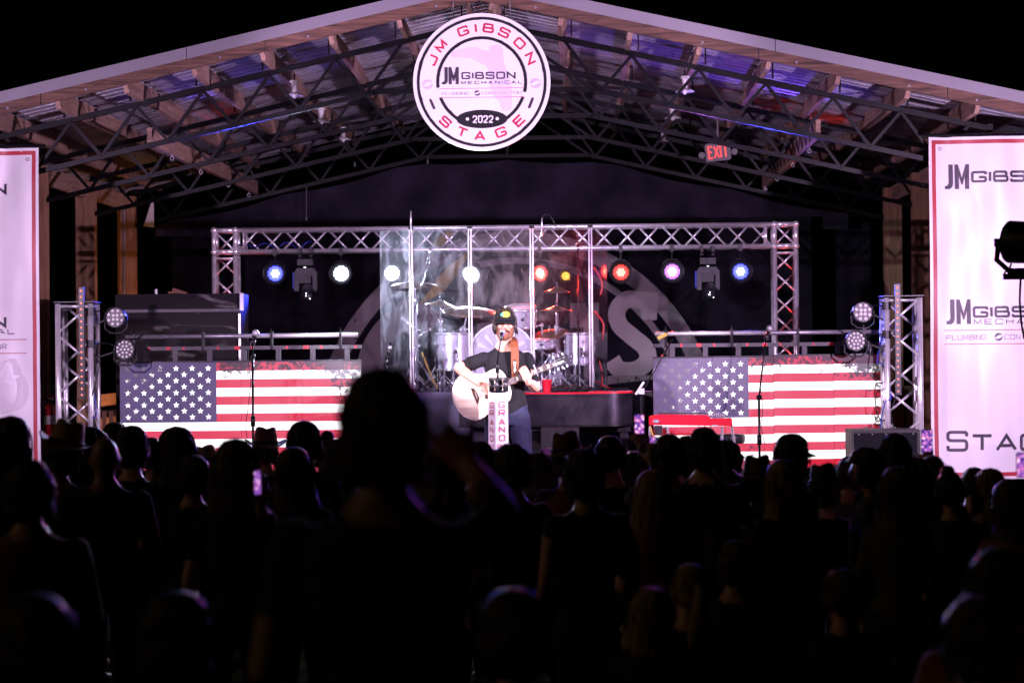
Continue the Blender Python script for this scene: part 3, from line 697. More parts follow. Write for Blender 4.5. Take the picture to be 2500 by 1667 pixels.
def tower(px, ptop, label):
    p = P(px, ptop, TWY); t = empty('truss_tower', (p.x, TWY, STAGE_Z), label, 'truss', 'truss towers carrying the side lights')
    box_truss(t, (p.x, TWY, STAGE_Z+.03), 'z', p.z-STAGE_Z-.05, tw, .027, .012, .55)
    MB().box((p.x, TWY, p.z-.004), (tw+.07, tw+.07, .008)).obj('top_plate', 'grey_plastic', t); MB().box((p.x, TWY, STAGE_Z+.015), (.6, .6, .03)).obj('base_plate', 'steel_black', t)
    return t, p
towL, tpL = tower(189, 737, 'left silver truss tower with a red dotted light bar'); towR, tpR = tower(2199, 722, 'right silver truss tower with a red dotted light bar')
emis('led_dot_red', (1, .20, .13), 2.2); emis('lens_dim', (.55, .45, .55), .55, (.6, .5, .6))
def light_bar(px, y0, y1, n, label):
    a, b = P(px, y0, TWY-.2), P(px, y1, TWY-.2); t = empty('light_bar', (a.x, TWY-.2, b.z), label, 'light bar', 'red LED bars on the towers')
    MB().box((a.x, TWY-.19, (a.z+b.z)/2), (.042, .04, a.z-b.z)).obj('housing', 'black_plastic', t)
    MB().box((a.x+.024, TWY-.19, (a.z+b.z)/2), (.005, .046, a.z-b.z+.01)).obj('side_rail', 'grey_plastic', t)
    me = MB().ell((0, 0, 0), (.0085, .006, .0085), 10, 6).mesh('diode', 'led_dot_red', True)
    for i in range(n):
        o = link('diode', me, t); o.location = (a.x, TWY-.212, a.z-.03-(a.z-b.z-.06)*i/(n-1))
    for q in (.25, .6): MB().bar((a.x, TWY-.17, b.z+(a.z-b.z)*q), (a.x, TWY-.12, b.z+(a.z-b.z)*q), .03, .03).obj('clamp', 'black_plastic', t)
light_bar(198, 702, 972, 18, 'slim vertical bar of red lights on the left tower'); light_bar(2190, 694, 963, 18, 'slim vertical bar of red lights on the right tower')
# ------------------------------------------------------------------ PAR cans
def par_can(name, c, r, lens, lenses, label, group, yoke_up=True, depth=.16, lit=None, power=0, aim=None, size=50, bodymat='black_plastic', tilt=0):
    c = Vector(c); t = empty(name, c, label, 'stage light', group)
    rot = Matrix.Rotation(R(90), 3, 'X')
    MB().lathe([(r*.5, -depth), (r*.95, -depth*.75), (r, 0), (r, .018), (r*.93, .02), (r*.93, -.012), (0, -.012)], 28, c, rot).obj('can', bodymat, t, 'auto')
    if lit: MB().lathe([(r*.97, .016), (r*1.42, .075), (r*1.44, .075), (r*1.0, .012)], 28, c, rot, caps=False).obj('snoot', 'shade_inner', t, True)  # flared cone added to catch the lens glow as a halo ring
    me = MB().lathe([(0, .012), (lens*.6, .010), (lens, 0), (lens, -.008), (0, -.008)], 14, (0,0,0), rot).mesh('lens', lit or 'lens_dim', True)
    hot = (lit or '')+'_hot' if (lit or '')+'_hot' in MATS else None
    mh = MB().lathe([(0, .012), (lens*.6, .010), (lens, 0), (lens, -.008), (0, -.008)], 14, (0,0,0), rot).mesh('lens', hot, True) if hot else None
    for q, a in lenses:
        o = link('lens', me if q > .5 or not hot else mh, t); o.location = c + Vector((q*r*math.cos(a), .001, q*r*math.sin(a)))
    y = MB(); zz = 1 if yoke_up else -1
    y.tube([c+Vector((-r*1.06, .03, 0)), c+Vector((-r*1.06, .03, zz*r*1.05)), c+Vector((-r*.5, .03, zz*r*1.5)), c+Vector((r*.5, .03, zz*r*1.5)), c+Vector((r*1.06, .03, zz*r*1.05)), c+Vector((r*1.06, .03, 0))], .008, 6); y.obj('yoke', bodymat, t, True)
    for i in (-1, 1): MB().tube([c+Vector((i*r*.98, .03, 0)), c+Vector((i*r*1.16, .03, 0))], .014, 8).obj('knob', bodymat, t)
    if power: lamp(name+'_lamp', 'SPOT', c+Vector((0, -.035, 0)), power, MATS[lit]['rgb'], aim or (c.x*.5, 0, 1.9), size, .6, .014)
    return t
L12 = [(.27, R(45+90*k)) for k in range(4)]+[(.68, R(22+45*k)) for k in range(8)]
L18 = [(.0, 0)]+[(.36, R(60*k)) for k in range(6)]+[(.72, R(30*k+15)) for k in range(12)]
for nm, c, s in (('lit_blue', (.05, .06, 1.0), 5), ('lit_white', (.70, .76, 1.0), 7), ('lit_red', (1.0, .03, .015), 2.6), ('lit_violet', (.55, .16, 1.0), 2.4), ('lit_amber', (1.0, .42, .03), 2)):
    emis(nm, c, s)['rgb'] = c
# paler inner lenses paint the white glare at each lamp core
emis('lit_blue_hot', (.40, .50, 1.0), 3.2); emis('lit_red_hot', (1.0, .30, .24), 2.6); emis('lit_violet_hot', (.95, .75, 1.0), 3)
def rgb(n): return tuple(MATS[n]['rgb'])
PY = 25.0; DRUMLIT = ()
for px, py, lit, pw, lab in ((672, 668, 'lit_blue', 700, 'blue lit par light at the left end of the truss beam'), (833, 668, 'lit_white', 500, 'white lit par light right of the left moving head'),
        (957, 667, 'lit_white', 1300, 'white par light glaring through the left shield panel'), (1149, 669, 'lit_white', 1100, 'white par light at the second shield hinge'),
        (1318, 667, 'lit_red', 480, 'red par light glowing through the shield'), (1516, 665, 'lit_red', 420, 'red par light just right of the drum shield'),
        (1641, 663, 'lit_violet', 500, 'violet par light left of the right moving head'), (1808, 663, 'lit_blue', 700, 'blue lit par light at the right end of the truss beam')):
    c = P(px, py, PY); t = par_can('par_light', c, .085, .019, L18, lab, 'par lights under the truss beam', True, .14, lit, pw, (c.x, 23.2, 1.6) if lab in DRUMLIT else None, 60)
    ct = MB(); ct.tube([(c.x, GY-.11, gz-gw/2-.03), (c.x, c.y+.03, c.z+.125)], .012, 8); ct.box((c.x, GY-.11, gz-gw/2-.01), (.035, .06, .075)); ct.obj('clamp', 'black_plastic', t)
par_can('par_light', P(1381, 674, PY), .045, .012, L18, 'small amber lamp behind the fourth shield panel', 'par lights under the truss beam', True, .1, 'lit_amber', 8)  # small glowing can added in place of an amber reflection
for px, py, lens, lab, L_ in ((281, 775, .0135, 'round twelve lens par light on the left tower', L12), (304, 853, .0105, 'lower many lens par light on the left tower', L18),
        (2107, 762, .0165, 'round twelve lens par light on the right tower', L12), (2090, 832, .0125, 'lower many lens par light on the right tower', L18)):
    c = P(px, py, TWY-.18); t = par_can('par_light', c, .094, lens, L_, lab, 'par lights clamped to the towers', False, .15)
    tx = tpL.x+tw/2 if px < 1000 else tpR.x-tw/2
    a = MB(); a.tube([(c.x+(-.09 if px < 1000 else .09), c.y+.04, c.z+.03), ((c.x+tx)/2, c.y+.06, c.z+.06), (tx, TWY-tw/2, c.z+.055)], .007, 6); a.tube([(c.x+(-.1 if px < 1000 else .1), c.y+.04, c.z-.02), (tx, TWY-tw/2, c.z-.09)], .009, 6)
    a.tube([(tx, TWY-tw/2, c.z+.02), (tx, TWY-tw/2, c.z+.09)], .04, 10); a.obj('bracket', 'steel_black', t)
    if L_ is L18:
        for k in range(8): MB().ell(c+Vector((.088*math.cos(R(45*k)), -.02, .088*math.sin(R(45*k)))), (.004,)*3, 6, 4).obj('screw', 'chrome', t)
# ------------------------------------------------------------------ moving heads
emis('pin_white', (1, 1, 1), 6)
def moving_head(px, py, label):
    c = P(px, py, PY-.05); t = empty('moving_head', c, label, 'stage light', 'moving head lights under the truss beam')
    s = PY/FPX
    def q(x, z, y=0): return Vector((c.x+x*s, c.y+y, c.z+z*s))
    MB().box(q(0, 42, 0), (.16, .17, .065)).obj('base', 'black_plastic', t); MB().box(q(6, 43, -.09), (.06, .01, .035)).obj('display', 'grey_plastic', t)
    for x in (-14, 13):
        k = MB(); k.box(q(x, 68, .0), (.03, .05, .10)); k.tube([q(x-4, 62, -.03), q(x+4, 62, -.03)], .012, 8); k.obj('hook_clamp', 'black_plastic', t)
    y = MB(); pts = [(-27,-28),(-27,18),(-20,28),(20,28),(28,18),(28,-28),(18,-28),(18,8),(-16,8),(-16,-28)]
    y.prism([(a*s, b*s) for a, b in pts], c+Vector((0, -.07, 0)), (1,0,0), (0,0,1), (0,.11,0)); y.obj('yoke', 'grey_plastic', t)
    MB().box(q(-29.5, -2, -.02), (.012, .09, .17)).obj('side_panel', 'cable_blue', t)
    MB().box(q(-1, 3, 0), (.125, .16, .10)).obj('head_rear', 'black_plastic', t)
    MB().lathe([(.06, -.10), (.072, -.03), (.068, .06), (.062, .075), (.055, .072), (0, .06)], 22, q(4, -32, -.02), Matrix.Rotation(R(62), 3, 'X') @ Matrix.Rotation(R(8), 3, 'Y')).obj('head', 'black_plastic', t, 'auto')
    MB().lathe([(0, 0), (.052, 0), (.05, .006), (0, .012)], 22, q(5, -37, -.10), Matrix.Rotation(R(75), 3, 'X')).obj('lens', 'chrome_dark', t, True)
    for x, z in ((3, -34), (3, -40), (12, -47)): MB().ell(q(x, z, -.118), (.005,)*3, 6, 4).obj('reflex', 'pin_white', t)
    for x in (-2, 1): MB().ell(q(x, 29.5, -.09), (.004,)*3, 6, 4).obj('indicator', 'pin_white', t)
    return t
moving_head(747, 683, 'grey yoked moving head light hanging left on the truss beam'); moving_head(1728, 680, 'grey yoked moving head light hanging right on the truss beam')
# safety cables wound round the beam
for i, (x0p, x1p) in enumerate(((560, 760), (1640, 1860))):
    pts = []
    for k in range(60):
        t_ = k/59; p = P(x0p+(x1p-x0p)*t_, 595+14*math.sin(t_*23), GY); a = t_*60
        pts.append((p.x, GY+.06*math.cos(a*.4), p.z-.02+.05*math.sin(a*.37)))
    m = MB(); m.tube(pts, .006, 5); tag(m.obj('power_cable', 'cable_blue' if i == 0 else 'cable_black'), ('blue', 'black')[i]+' power cable looped along the '+('left', 'right')[i]+' half of the truss beam', 'cable')
# ------------------------------------------------------------------ LED walls showing a worn flag
LY = 22.05
star = [(math.cos(R(90+36*i))*(1 if i % 2 == 0 else .42), math.sin(R(90+36*i))*(1 if i % 2 == 0 else .42)) for i in range(10)]
def led_wall(xl, xr, ytop, canton_r, seams, cols, rows, offs, label, pipe, wearL):
    s = LY/FPX; tl = P(xl, ytop, LY); tr = P(xr, ytop-(xr-xl)*.0096, LY); W = tr.x-tl.x; top = tl.z
    st = 20.85*s; H = 13*st; cw = (canton_r-xl)*s
    t = empty('led_wall', (tl.x+W/2, LY, STAGE_Z), label, 'led screen', 'LED walls showing a worn flag')
    edges = [0]+[(q-xl)*s for q in seams]+[W]
    mats = {'r': 'led_red', 'w': 'led_white', 'b': 'led_blue'}
    def wear(x, z):
        u, v = x/W, z/H
        e = max(0, 1-u/.16)*.55+max(0, (u-.80)/.2)*.6
        e += max(0, 1-v/.16)*.50+max(0, (v-.72)/.28)*.55
        e *= .7+.6*noise.noise((x*3, z*3, 2.2))
        if v < .18 and u > .42: e += .15
        return max(0, min(1, e))
    def quad(parent, x0, x1, z0, z1, key, off, lift, nm):
        nx, nz = max(1, int((x1-x0)/.04)), max(1, int((z1-z0)/.03)); q = MB(); vs = []
        for j in range(nz+1):
            for i in range(nx+1): vs.append((tl.x+x0+(x1-x0)*i/nx, LY-lift, top-(z0+(z1-z0)*j/nz)+off))
        q.add(vs, [(j*(nx+1)+i, j*(nx+1)+i+1, (j+1)*(nx+1)+i+1, (j+1)*(nx+1)+i) for j in range(nz) for i in range(nx)])
        o = q.obj(nm, mats[key], parent); put_wear(o); return o
    def put_wear(o):
        at = o.data.attributes.new('wear', 'FLOAT', 'POINT')
        at.data.foreach_set('value', [wear(v.co.x-tl.x, top-v.co.z) for v in o.data.vertices])
    for k in range(len(edges)-1):
        a, b = edges[k]+.0012, edges[k+1]-.0012; off = offs[k]
        pn = MB(); pn.box((tl.x+(a+b)/2, LY+.045, top+.014-(H+.024)/2+off), (b-a, .086, H+.024)); pan = pn.obj('panel', 'black_plastic', t)
        WL[pan.name] = Vector((0, 0, 0))
        for i in range(13):
            x0 = a
            if i < 7: x0 = max(a, cw)
            if b-x0 > .003: quad(pan, x0, b, i*st, (i+1)*st, 'r' if i % 2 == 0 else 'w', off, .002, 'stripe')
        if a < cw: quad(pan, a, min(b, cw), 0, 7*st, 'b', off, .002, 'canton')
    sm_ = MB().prism([(x*.0275, y*.0275) for x, y in star], (0,0,0), (1,0,0), (0,0,1), (0,.0006,0))
    cx0, cx1 = (cols[0]-xl)*s, (cols[1]-xl)*s
    for r_ in range(9):
        n = 6 if r_ % 2 == 0 else 5
        for i in range(n):
            x = cx0+(cx1-cx0)*(i+(0 if n == 6 else .5))/5; z = (rows[0]-ytop)*s+(rows[1]-rows[0])*s*r_/8
            m2 = MB(); m2.prism([(p[0]*.0300, p[1]*.0300) for p in star], (tl.x+x, LY-.0045, top-z), (1,0,0), (0,0,1), (0,.0006,0))
            o = m2.obj('star', 'led_white', t); at = o.data.attributes.new('wear', 'FLOAT', 'POINT')
            u = x/cw; wv = max(0, wearL*(1-u*1.5))+max(0, .45-.9*z/(7*st))*(1.2-u)
            at.data.foreach_set('value', [min(.9, wv)]*len(o.data.vertices))
    # rig above: round pipe, flat rail with brackets and red tape
    y0, x0, x1, ry = pipe; a, b = P(x0, y0, LY+.06), P(x1, y0-(x1-x0)*.006, LY+.06)
    MB().tube([a, (b.x, b.y, a.z)], .0205, 14).obj('pipe', 'alu_dull', t, True)
    rz = P((xl+xr)/2, ry, LY+.06).z
    MB().box((tl.x+W/2, LY+.06, rz), (W, .04, .034)).obj('rail', 'grey_plastic', t)
    n = 7
    for i in range(n):
        x = tl.x+W*(i+.4)/n
        if i % 2 == 0:
            k = MB(); k.box((x, LY+.06, (a.z+rz)/2), (.022, .05, a.z-rz+.03)); k.box((x, LY+.055, a.z+.028), (.03, .05, .02)); k.tube([(x, LY+.06, a.z+.03), (x, LY+.06, a.z+.065)], .005, 6); k.obj('clamp', 'steel_black', t)
        hb = top+.02; k = MB(); k.box((x+.06, LY+.06, (rz+hb)/2-.008), (.045, .03, rz-hb)); k.obj('hanging_bracket', 'grey_plastic', t)
        if i % 2: MB().box((x, LY+.038, rz), (.045, .003, .030)).obj('tape', 'tape_red', t)
        MB().box((x+.14, LY+.038, rz), (.02, .003, .026)).obj('tape', 'tape_red', t)
    for e in (.05, W-.05):
        MB().box((tl.x+e, LY+.12, (top-H-.02+STAGE_Z)/2+.3), (.05, .05, top-H-.02-STAGE_Z+.6)).obj('ground_support', 'steel_black', t)
    return t
led_wall(292, 881, 887, 530, [440, 591, 740], (312, 510), (901, 1020), [0, 0, .001, 0], 'left LED wall showing a worn striped flag under a silver pipe', (823, 307, 873, 849), .55)
led_wall(1594, 2160, 875, 1826, [1739, 1887, 2033], (1622, 1807), (890, 1009), [0, .002, .010, .013], 'right LED wall showing a worn striped flag behind the red steel guitar', (815, 1600, 2196, 841), .95)
# ------------------------------------------------------------------ drum riser and shield
rz0, rz1 = P(1240, 956, 23.0).z, STAGE_Z
m = MB(); m.box((P(1230, 950, 24.2).x, 24.1, (rz0+rz1)/2), (2.5, 2.1, rz0-rz1)); riser = m.obj('drum_riser', 'riser_cloth'); tag(riser, 'dark platform carrying the drum kit and the clear shield', 'riser')
SHY = 23.12
shield = empty('drum_shield', (P(1220, 950, SHY).x, SHY, rz0), 'scratched clear acrylic drum shield of five hinged panels', 'drum shield')
fe = [(928, 554, .42, .0), (1005, 552, 0, 0), (1149, 551, 0, 0), (1300, 550, 0, 0), (1443, 551, 0, 0), (1483, 556, 0, .5)]
ztop = P(1225, 551, SHY).z
pts = [Vector((P(928, 800, SHY+.42).x, SHY+.42, 0))]+[Vector((P(x, 800, SHY).x, SHY, 0)) for x in (1005, 1149, 1300, 1443)]+[Vector((P(1483, 800, SHY+.55).x, SHY+.55, 0))]
for i in range(5):
    a, b = pts[i], pts[i+1]; d = (b-a).normalized(); a2, b2 = a+d*.013, b-d*.013
    MB().bar((a2+b2)/2+Vector((0,0,rz0+.012)), (a2+b2)/2+Vector((0,0,ztop-(.02 if i in (0, 4) else 0))), (b2-a2).length, .008, up=(d.y, -d.x, 0)).obj('panel', 'acrylic_milky' if i == 0 else 'acrylic', shield)
    if i:
        for dx in (-.0125, .0125):
            MB().tube([(a.x+dx, a.y-.012, rz0+.012), (a.x+dx, a.y-.012, ztop-.03)], .0075, 8).obj('hinge', 'hinge', shield, True)
        MB().box((a.x, a.y, ztop-.015), (.05, .02, .03)).obj('hinge_cap', 'black_plastic', shield)
        MB().box((a.x, a.y-.01, rz0+.02), (.08, .08, .03)).obj('foot', 'black_plastic', shield)
def hardware(mb, a, b, r=.011): mb.tube([a, b], r, 8)
# ------------------------------------------------------------------ drum kit
DZ = rz0
def tripod(mb, x, y, z0, h, r=.011, spread=.22, n=3, a0=.5):
    for k in range(n):
        a = a0+2*math.pi*k/n; mb.tube([(x, y, z0+h), (x+math.cos(a)*spread, y+math.sin(a)*spread, z0+.012)], r*.8, 7); mb.ell((x+math.cos(a)*spread, y+math.sin(a)*spread, z0+.014), (.018, .018, .014), 8, 5)
def cymbal(px, py, rpx, Y, tilt, label, boom=None):
    c = P(px, py, Y); r = rpx*Y/FPX; t = empty('cymbal_stand', (c.x, Y, DZ), label, 'cymbal', 'cymbals on chrome stands')
    rot = Matrix.Rotation(R(tilt[0]), 3, 'X') @ Matrix.Rotation(R(tilt[1]), 3, 'Y')
    MB().lathe([(.008, .028), (.03, .024), (.05, .010), (r*.6, -.004), (r, -.022), (r, -.0235), (r*.6, -.007), (.05, .006), (.008, .02)], 40, c, rot).obj('cymbal', 'brass', t, True)
    s = MB(); bx = c.x+(boom or 0); s.tube([(bx, Y, DZ+.25), (bx, Y, c.z-.18)], .013, 10); s.tube([(bx, Y, DZ+.02), (bx, Y, DZ+.6)], .016, 10)
    s.tube([(bx, Y, c.z-.18), (c.x, Y, c.z+.07)], .008, 8); s.ell((bx, Y, c.z-.18), (.026, .022, .026), 10, 6); s.ell((bx, Y, DZ+.6), (.026, .026, .03), 10, 6); s.tube([(bx, Y, DZ+.60), (bx+.05, Y, DZ+.60)], .007, 6)
    tripod(s, bx, Y, DZ, .34); s.obj('stand', 'chrome', t, True); MB().ell((c.x, Y, c.z+.05), (.012, .012, .018), 8, 6).obj('wing_nut', 'black_plastic', t)
cymbal(1010, 691, 55, 23.75, (8, 0), 'dark crash cymbal at the far left of the kit', .02); cymbal(1075, 740, 37, 23.6, (4, 6), 'small splash cymbal second from the left', 0)
cymbal(1147, 756, 67, 23.5, (12, 3), 'wide ride cymbal left of the performer cap', -.06); cymbal(1340, 812, 50, 23.75, (16, -8), 'tilted cymbal half hidden by the performer head', .1)
cymbal(1360, 707, 31, 23.8, (6, 0), 'small high cymbal on the right of the kit', 0); cymbal(1358, 753, 40, 23.7, (2, 0), 'pair of hi-hat cymbals edge on, right of the kit', .0)
def drum(name, px, pytop, pybot, rpx, Y, label, tilt=0, axis='z', legs=True):
    a, b = P(px, pytop, Y), P(px, pybot, Y); r = rpx*Y/FPX; t = empty(name, (a.x, Y, DZ), label, 'drum', 'drums of the kit')
    ctr = (a+b)/2; h = a.z-b.z; rot = Matrix.Rotation(R(tilt), 3, 'X')
    MB().lathe([(r, -h/2+.012), (r, h/2-.012)], 36, ctr, rot).obj('shell', 'drum_shell', t, 'auto')
    MB().lathe([(0, h/2-.002), (r*.97, h/2-.002), (r*.97, h/2-.012)], 36, ctr, rot).obj('head', 'drum_head', t, 'auto')
    for z in (h/2-.012, -h/2+.012):
        MB().lathe([(r+.002, z-.014), (r+.012, z-.012), (r+.012, z+.012), (r-.004, z+.014)], 36, ctr, rot, caps=False).obj('hoop', 'chrome', t, True)
    for k in range(8):
        a_ = 2*math.pi*(k+.3)/8; l = MB(); p = Vector((math.cos(a_)*(r+.012), math.sin(a_)*(r+.012), 0))
        l.tube([ctr+rot@(p+Vector((0,0,-h/2+.01))), ctr+rot@(p+Vector((0,0,h/2-.01)))], .004, 6); l.ell(ctr+rot@(p+Vector((0,0,h*.22))), (.014, .014, .022), 8, 6); l.ell(ctr+rot@(p+Vector((0,0,-h*.22))), (.014, .014, .022), 8, 6); l.obj('lug', 'chrome', t, True)
    MB().ell(ctr+rot@Vector((.02, -r, 0)), (.022, .006, .018), 12, 6).obj('badge', 'black_plastic', t)
    if legs:
        l = MB()
        for k in range(3):
            a_ = R(30+120*k); q = (ctr.x+math.cos(a_)*(r+.02), Y+math.sin(a_)*(r+.02)); l.tube([(q[0], q[1], ctr.z), (q[0], q[1], DZ+.06), (q[0]+.05*math.cos(a_), q[1]+.05*math.sin(a_), DZ+.01)], .007, 7)
        l.obj('leg', 'chrome', t, True)
    else:
        l = MB(); l.tube([(ctr.x+.02, Y+.08, ctr.z-h/2), (ctr.x+.02, Y+.12, DZ+.25)], .013, 8); tripod(l, ctr.x+.02, Y+.12, DZ, .3); l.obj('mount', 'chrome', t, True)
drum('floor_tom', 1109, 812, 905, 44, 23.55, 'silver floor tom behind the left hinge of the shield'); drum('floor_tom', 1415, 812, 892, 35, 23.7, 'silver floor tom at the right of the kit')
drum('rack_tom', 1272, 748, 797, 35, 23.7, 'white rack tom beside the performer cap', 14, legs=False); drum('snare_drum', 1318, 826, 850, 34, 23.6, 'shallow snare drum behind the performer shoulder', 6, legs=False)
c = P(1225, 895, 23.55); r = 81*23.55/FPX; bdm = empty('bass_drum', (c.x, 23.6, DZ), 'black fronted bass drum with white hoop behind the performer', 'drum', 'drums of the kit')
c.z = DZ+r+.015; rot = Matrix.Rotation(R(90), 3, 'X')
MB().lathe([(r*.97, -.36), (r*.97, .02)], 48, c, rot).obj('shell', 'drum_shell', bdm, 'auto'); MB().lathe([(0, .018), (r*.955, .018), (r*.955, .0)], 48, c, rot).obj('front_head', 'black_plastic', bdm, 'auto')
for z in (.01, -.35): MB().lathe([(r*.955, z-.018), (r*1.01, z-.018), (r*1.01, z+.022), (r*.955, z+.022), (r*.955, z-.018)], 48, c, rot, caps=False).obj('hoop', 'drum_head', bdm, 'auto')
for k in range(14):
    a0 = R(200+k*24); q = MB(); ps = [(math.cos(a0)*r*.35, math.sin(a0)*r*.35), (math.cos(a0-.07)*r*.8, math.sin(a0-.07)*r*.8), (math.cos(a0+.07)*r*.8, math.sin(a0+.07)*r*.8)]
    q.prism(ps, (c.x, c.y-.021, c.z), (1,0,0), (0,0,1), (0,-.0005,0)); q.obj('printed_ray', 'drum_head', bdm)
for i in (-1, 1): MB().tube([(c.x+i*r*.9, c.y+.1, c.z-.1), (c.x+i*r*1.2, c.y-.08, DZ+.012)], .009, 7).obj('spur', 'chrome', bdm, True)
# drum microphones, small stands and the clutter of clamps seen through the shield
def mic_stand(pts, mic_end, r, label, base=True, name='microphone_stand', Z0=None, mic=True, mscale=1.0):
    pts = [Vector(p) for p in pts]; z0 = Z0 if Z0 is not None else pts[0].z
    t = empty(name, (pts[0].x, pts[0].y, z0), label, 'microphone', None)
    k = MB(); k.tube(pts[:2], r, 8)
    if len(pts) > 2: k.tube(pts[1:], r*.7, 8); k.ell(pts[1], (r*2.4,)*3, 8, 6)
    q = pts[0].lerp(pts[1], .45); k.tube([q, q+(pts[1]-pts[0]).normalized()*.09], r*1.9, 8)
    k.obj('pole', 'steel_black', t, True)
    if base: b = MB(); tripod(b, pts[0].x, pts[0].y, z0, .16, r, .26); b.obj('tripod_base', 'steel_black', t, True)
    if mic:
        e = Vector(mic_end); d = (e-pts[-1]).normalized(); m_ = MB(); m_.tube([pts[-1]-d*.02, pts[-1]+d*.10*mscale, e-d*.03*mscale], [.011*mscale, .014*mscale, .021*mscale], 12); m_.obj('mic_body', 'black_plastic', t, True)
        b_ = MB(); b_.ell(e, (.026*mscale,)*3, 14, 10); b_.obj('mic_grille', 'mic_mesh', t, True)
        m2 = MB(); m2.tube([pts[-1]-d*.01, pts[-1]+d*.03], .02*mscale, 10); m2.obj('mic_clip', 'black_plastic', t, True)
    return t
mic_stand([P(990, 948, 23.5), P(1000, 800, 23.5), P(1045, 642, 23.6)], P(1052, 612, 23.62), .008, 'overhead microphone stand behind the second shield panel', Z0=DZ, mscale=.8)
mic_stand([P(1412, 948, 23.45), P(1411, 600, 23.45), P(1411, 590, 23.45)], P(1411, 575, 23.45), .007, 'tall thin microphone stand behind the fourth shield panel', Z0=DZ, mscale=.5)
mic_stand([P(1075, 948, 23.5), P(1062, 850, 23.45), P(1110, 810, 23.45)], P(1125, 805, 23.45), .008, 'short boom microphone over the floor tom', Z0=DZ, mscale=.7)
mic_stand([P(940, 948, 22.6), P(942, 885, 22.6), P(948, 860, 22.6)], P(951, 848, 22.6), .009, 'short black microphone stand left of the shield', Z0=STAGE_Z, mscale=.9)
for px in (1003, 1323):
    a, b = P(px, 575, SHY-.03), P(px, 515 if px < 1100 else 532, SHY-.03); q = MB(); q.tube([a, a.lerp(b, .7), b], [.008, .008, .004], 8); q.obj('x', 'alu', None, True)
    o = col.objects[-1]; o.name = 'antenna_rod'; tag(o, 'thin upright antenna rod clipped to the '+('left' if px < 1100 else 'right')+' side of the shield top', 'antenna')
q = MB(); q.tube([P(x, y, SHY) for x, y in sm([(1323, 535), (1330, 524), (1342, 526), (1354, 545), (1358, 556)], 5)], .003, 5); tag(q.obj('thin_cable', 'cable_black'), 'thin black cable curling from the right antenna rod', 'cable')
random.seed(11)
for k in range(16):
    x = random.choice([1005, 1020, 1030, 1035, 1060, 1080, 1330, 1345, 1355, 1372, 1385, 1400]) + random.uniform(-8, 8); y0 = random.uniform(780, 930); Yk = random.uniform(23.4, 23.9)
    a = P(x, y0, Yk); h = MB(); d = Vector((random.uniform(-.12, .12), random.uniform(-.05, .05), random.uniform(-.10, .14)))
    h.tube([a, a+d], .009, 7); h.ell(a+d, (.018, .016, .02), 8, 6); h.ell(a, (.02, .018, .022), 8, 6); h.tube([(a.x, a.y+.02, a.z), (a.x, a.y+.02, DZ)], .010, 7)
    h.tube([(a.x-.14, a.y+.02, DZ+.012), (a.x, a.y+.02, DZ+.16), (a.x+.14, a.y+.02, DZ+.012)], .008, 6)
    tag(h.obj('hardware_stand', 'chrome', None, True), 'chrome drum hardware stand among the clutter behind the shield', 'drum stand', 'chrome drum hardware behind the shield')
for k, (mx, pp) in enumerate((('cable_red', [(1445, 860), (1462, 880), (1470, 920), (1466, 945)]), ('cable_red', [(1450, 652), (1470, 690), (1466, 720)]), ('cable_red', [(1450, 760), (1473, 790), (1470, 830)]), ('cable_red', [(1455, 930), (1480, 944), (1497, 951)]), ('cable_yellow', [(1030, 860), (1045, 900), (1060, 935), (1070, 950)]))):
    q = MB(); q.tube([P(x, y, 23.95 if k < 4 else 23.4) for x, y in sm(pp, 5)], .010, 6); tag(q.obj('cable', mx, None, True), ['red cable curving low behind the right shield panel', 'short red cable high behind the right shield panel', 'red cable halfway up behind the right shield panel', 'red cable lying at the right foot of the shield', 'yellow strap hanging low behind the left shield panels'][k], 'cable')
# speaker cabinets behind the right end panel
m = MB(); c = P(1462, 850, 24.3); m.box((c.x, 24.3, DZ+.28), (.16, .3, .56)); tag(m.obj('drum_monitor', 'black_case'), 'dark upright speaker behind the right end of the shield', 'speaker')
# ------------------------------------------------------------------ piano shell with red lid, cup and towel
PYN = 22.2; s = PYN/FPX
ptop, pbot = P(1400, 966, PYN).z, P(1400, 1036, PYN).z
xl, xr = P(1120, 1000, PYN).x, P(1551, 1000, PYN).x
piano = empty('piano', ((xl+xr)/2, PYN, STAGE_Z), 'dark metallic baby grand piano shell with a red top', 'piano')
def piano_outline(off=0):
    o = [(xl-off, PYN-off), (P(1290, 1000, PYN).x, PYN-.02-off)]
    for k in range(13):
        a = R(-90+k*180/12*.72); o.append((xr-.26+math.cos(a)*(.26+off), PYN+.26+math.sin(a)*(.26+off)))
    o += [(xr-.45, PYN+.75+off), (xl-off, PYN+.85+off)]
    return o
def slab(z0, z1, off, nm, mt):
    o = piano_outline(off); n = len(o); q = MB(); q.add([(x, y, z0) for x, y in o]+[(x, y, z1) for x, y in o], [tuple(range(n-1, -1, -1)), tuple(range(n, 2*n))]+[(i, (i+1) % n, (i+1) % n+n, i+n) for i in range(n)])
    return q.obj(nm, mt, piano, 'auto')
slab(pbot, ptop, 0, 'rim', 'piano_shell'); slab(ptop, ptop+.016, .010, 'moulding', 'piano_shell'); slab(ptop+.018, ptop+.032, -.004, 'lid', 'red_lacquer'); slab(pbot-.02, pbot, .008, 'bottom_moulding', 'steel_black')
for x in (xl+.2, P(1524, 1000, PYN).x):
    q = MB(); q.box((x, PYN+.2, (pbot-.02+STAGE_Z)/2+.0), (.075, .075, pbot-.02-STAGE_Z)); q.box((x, PYN+.2, pbot-.05), (.12, .12, .05)); q.obj('leg', 'piano_shell', piano)
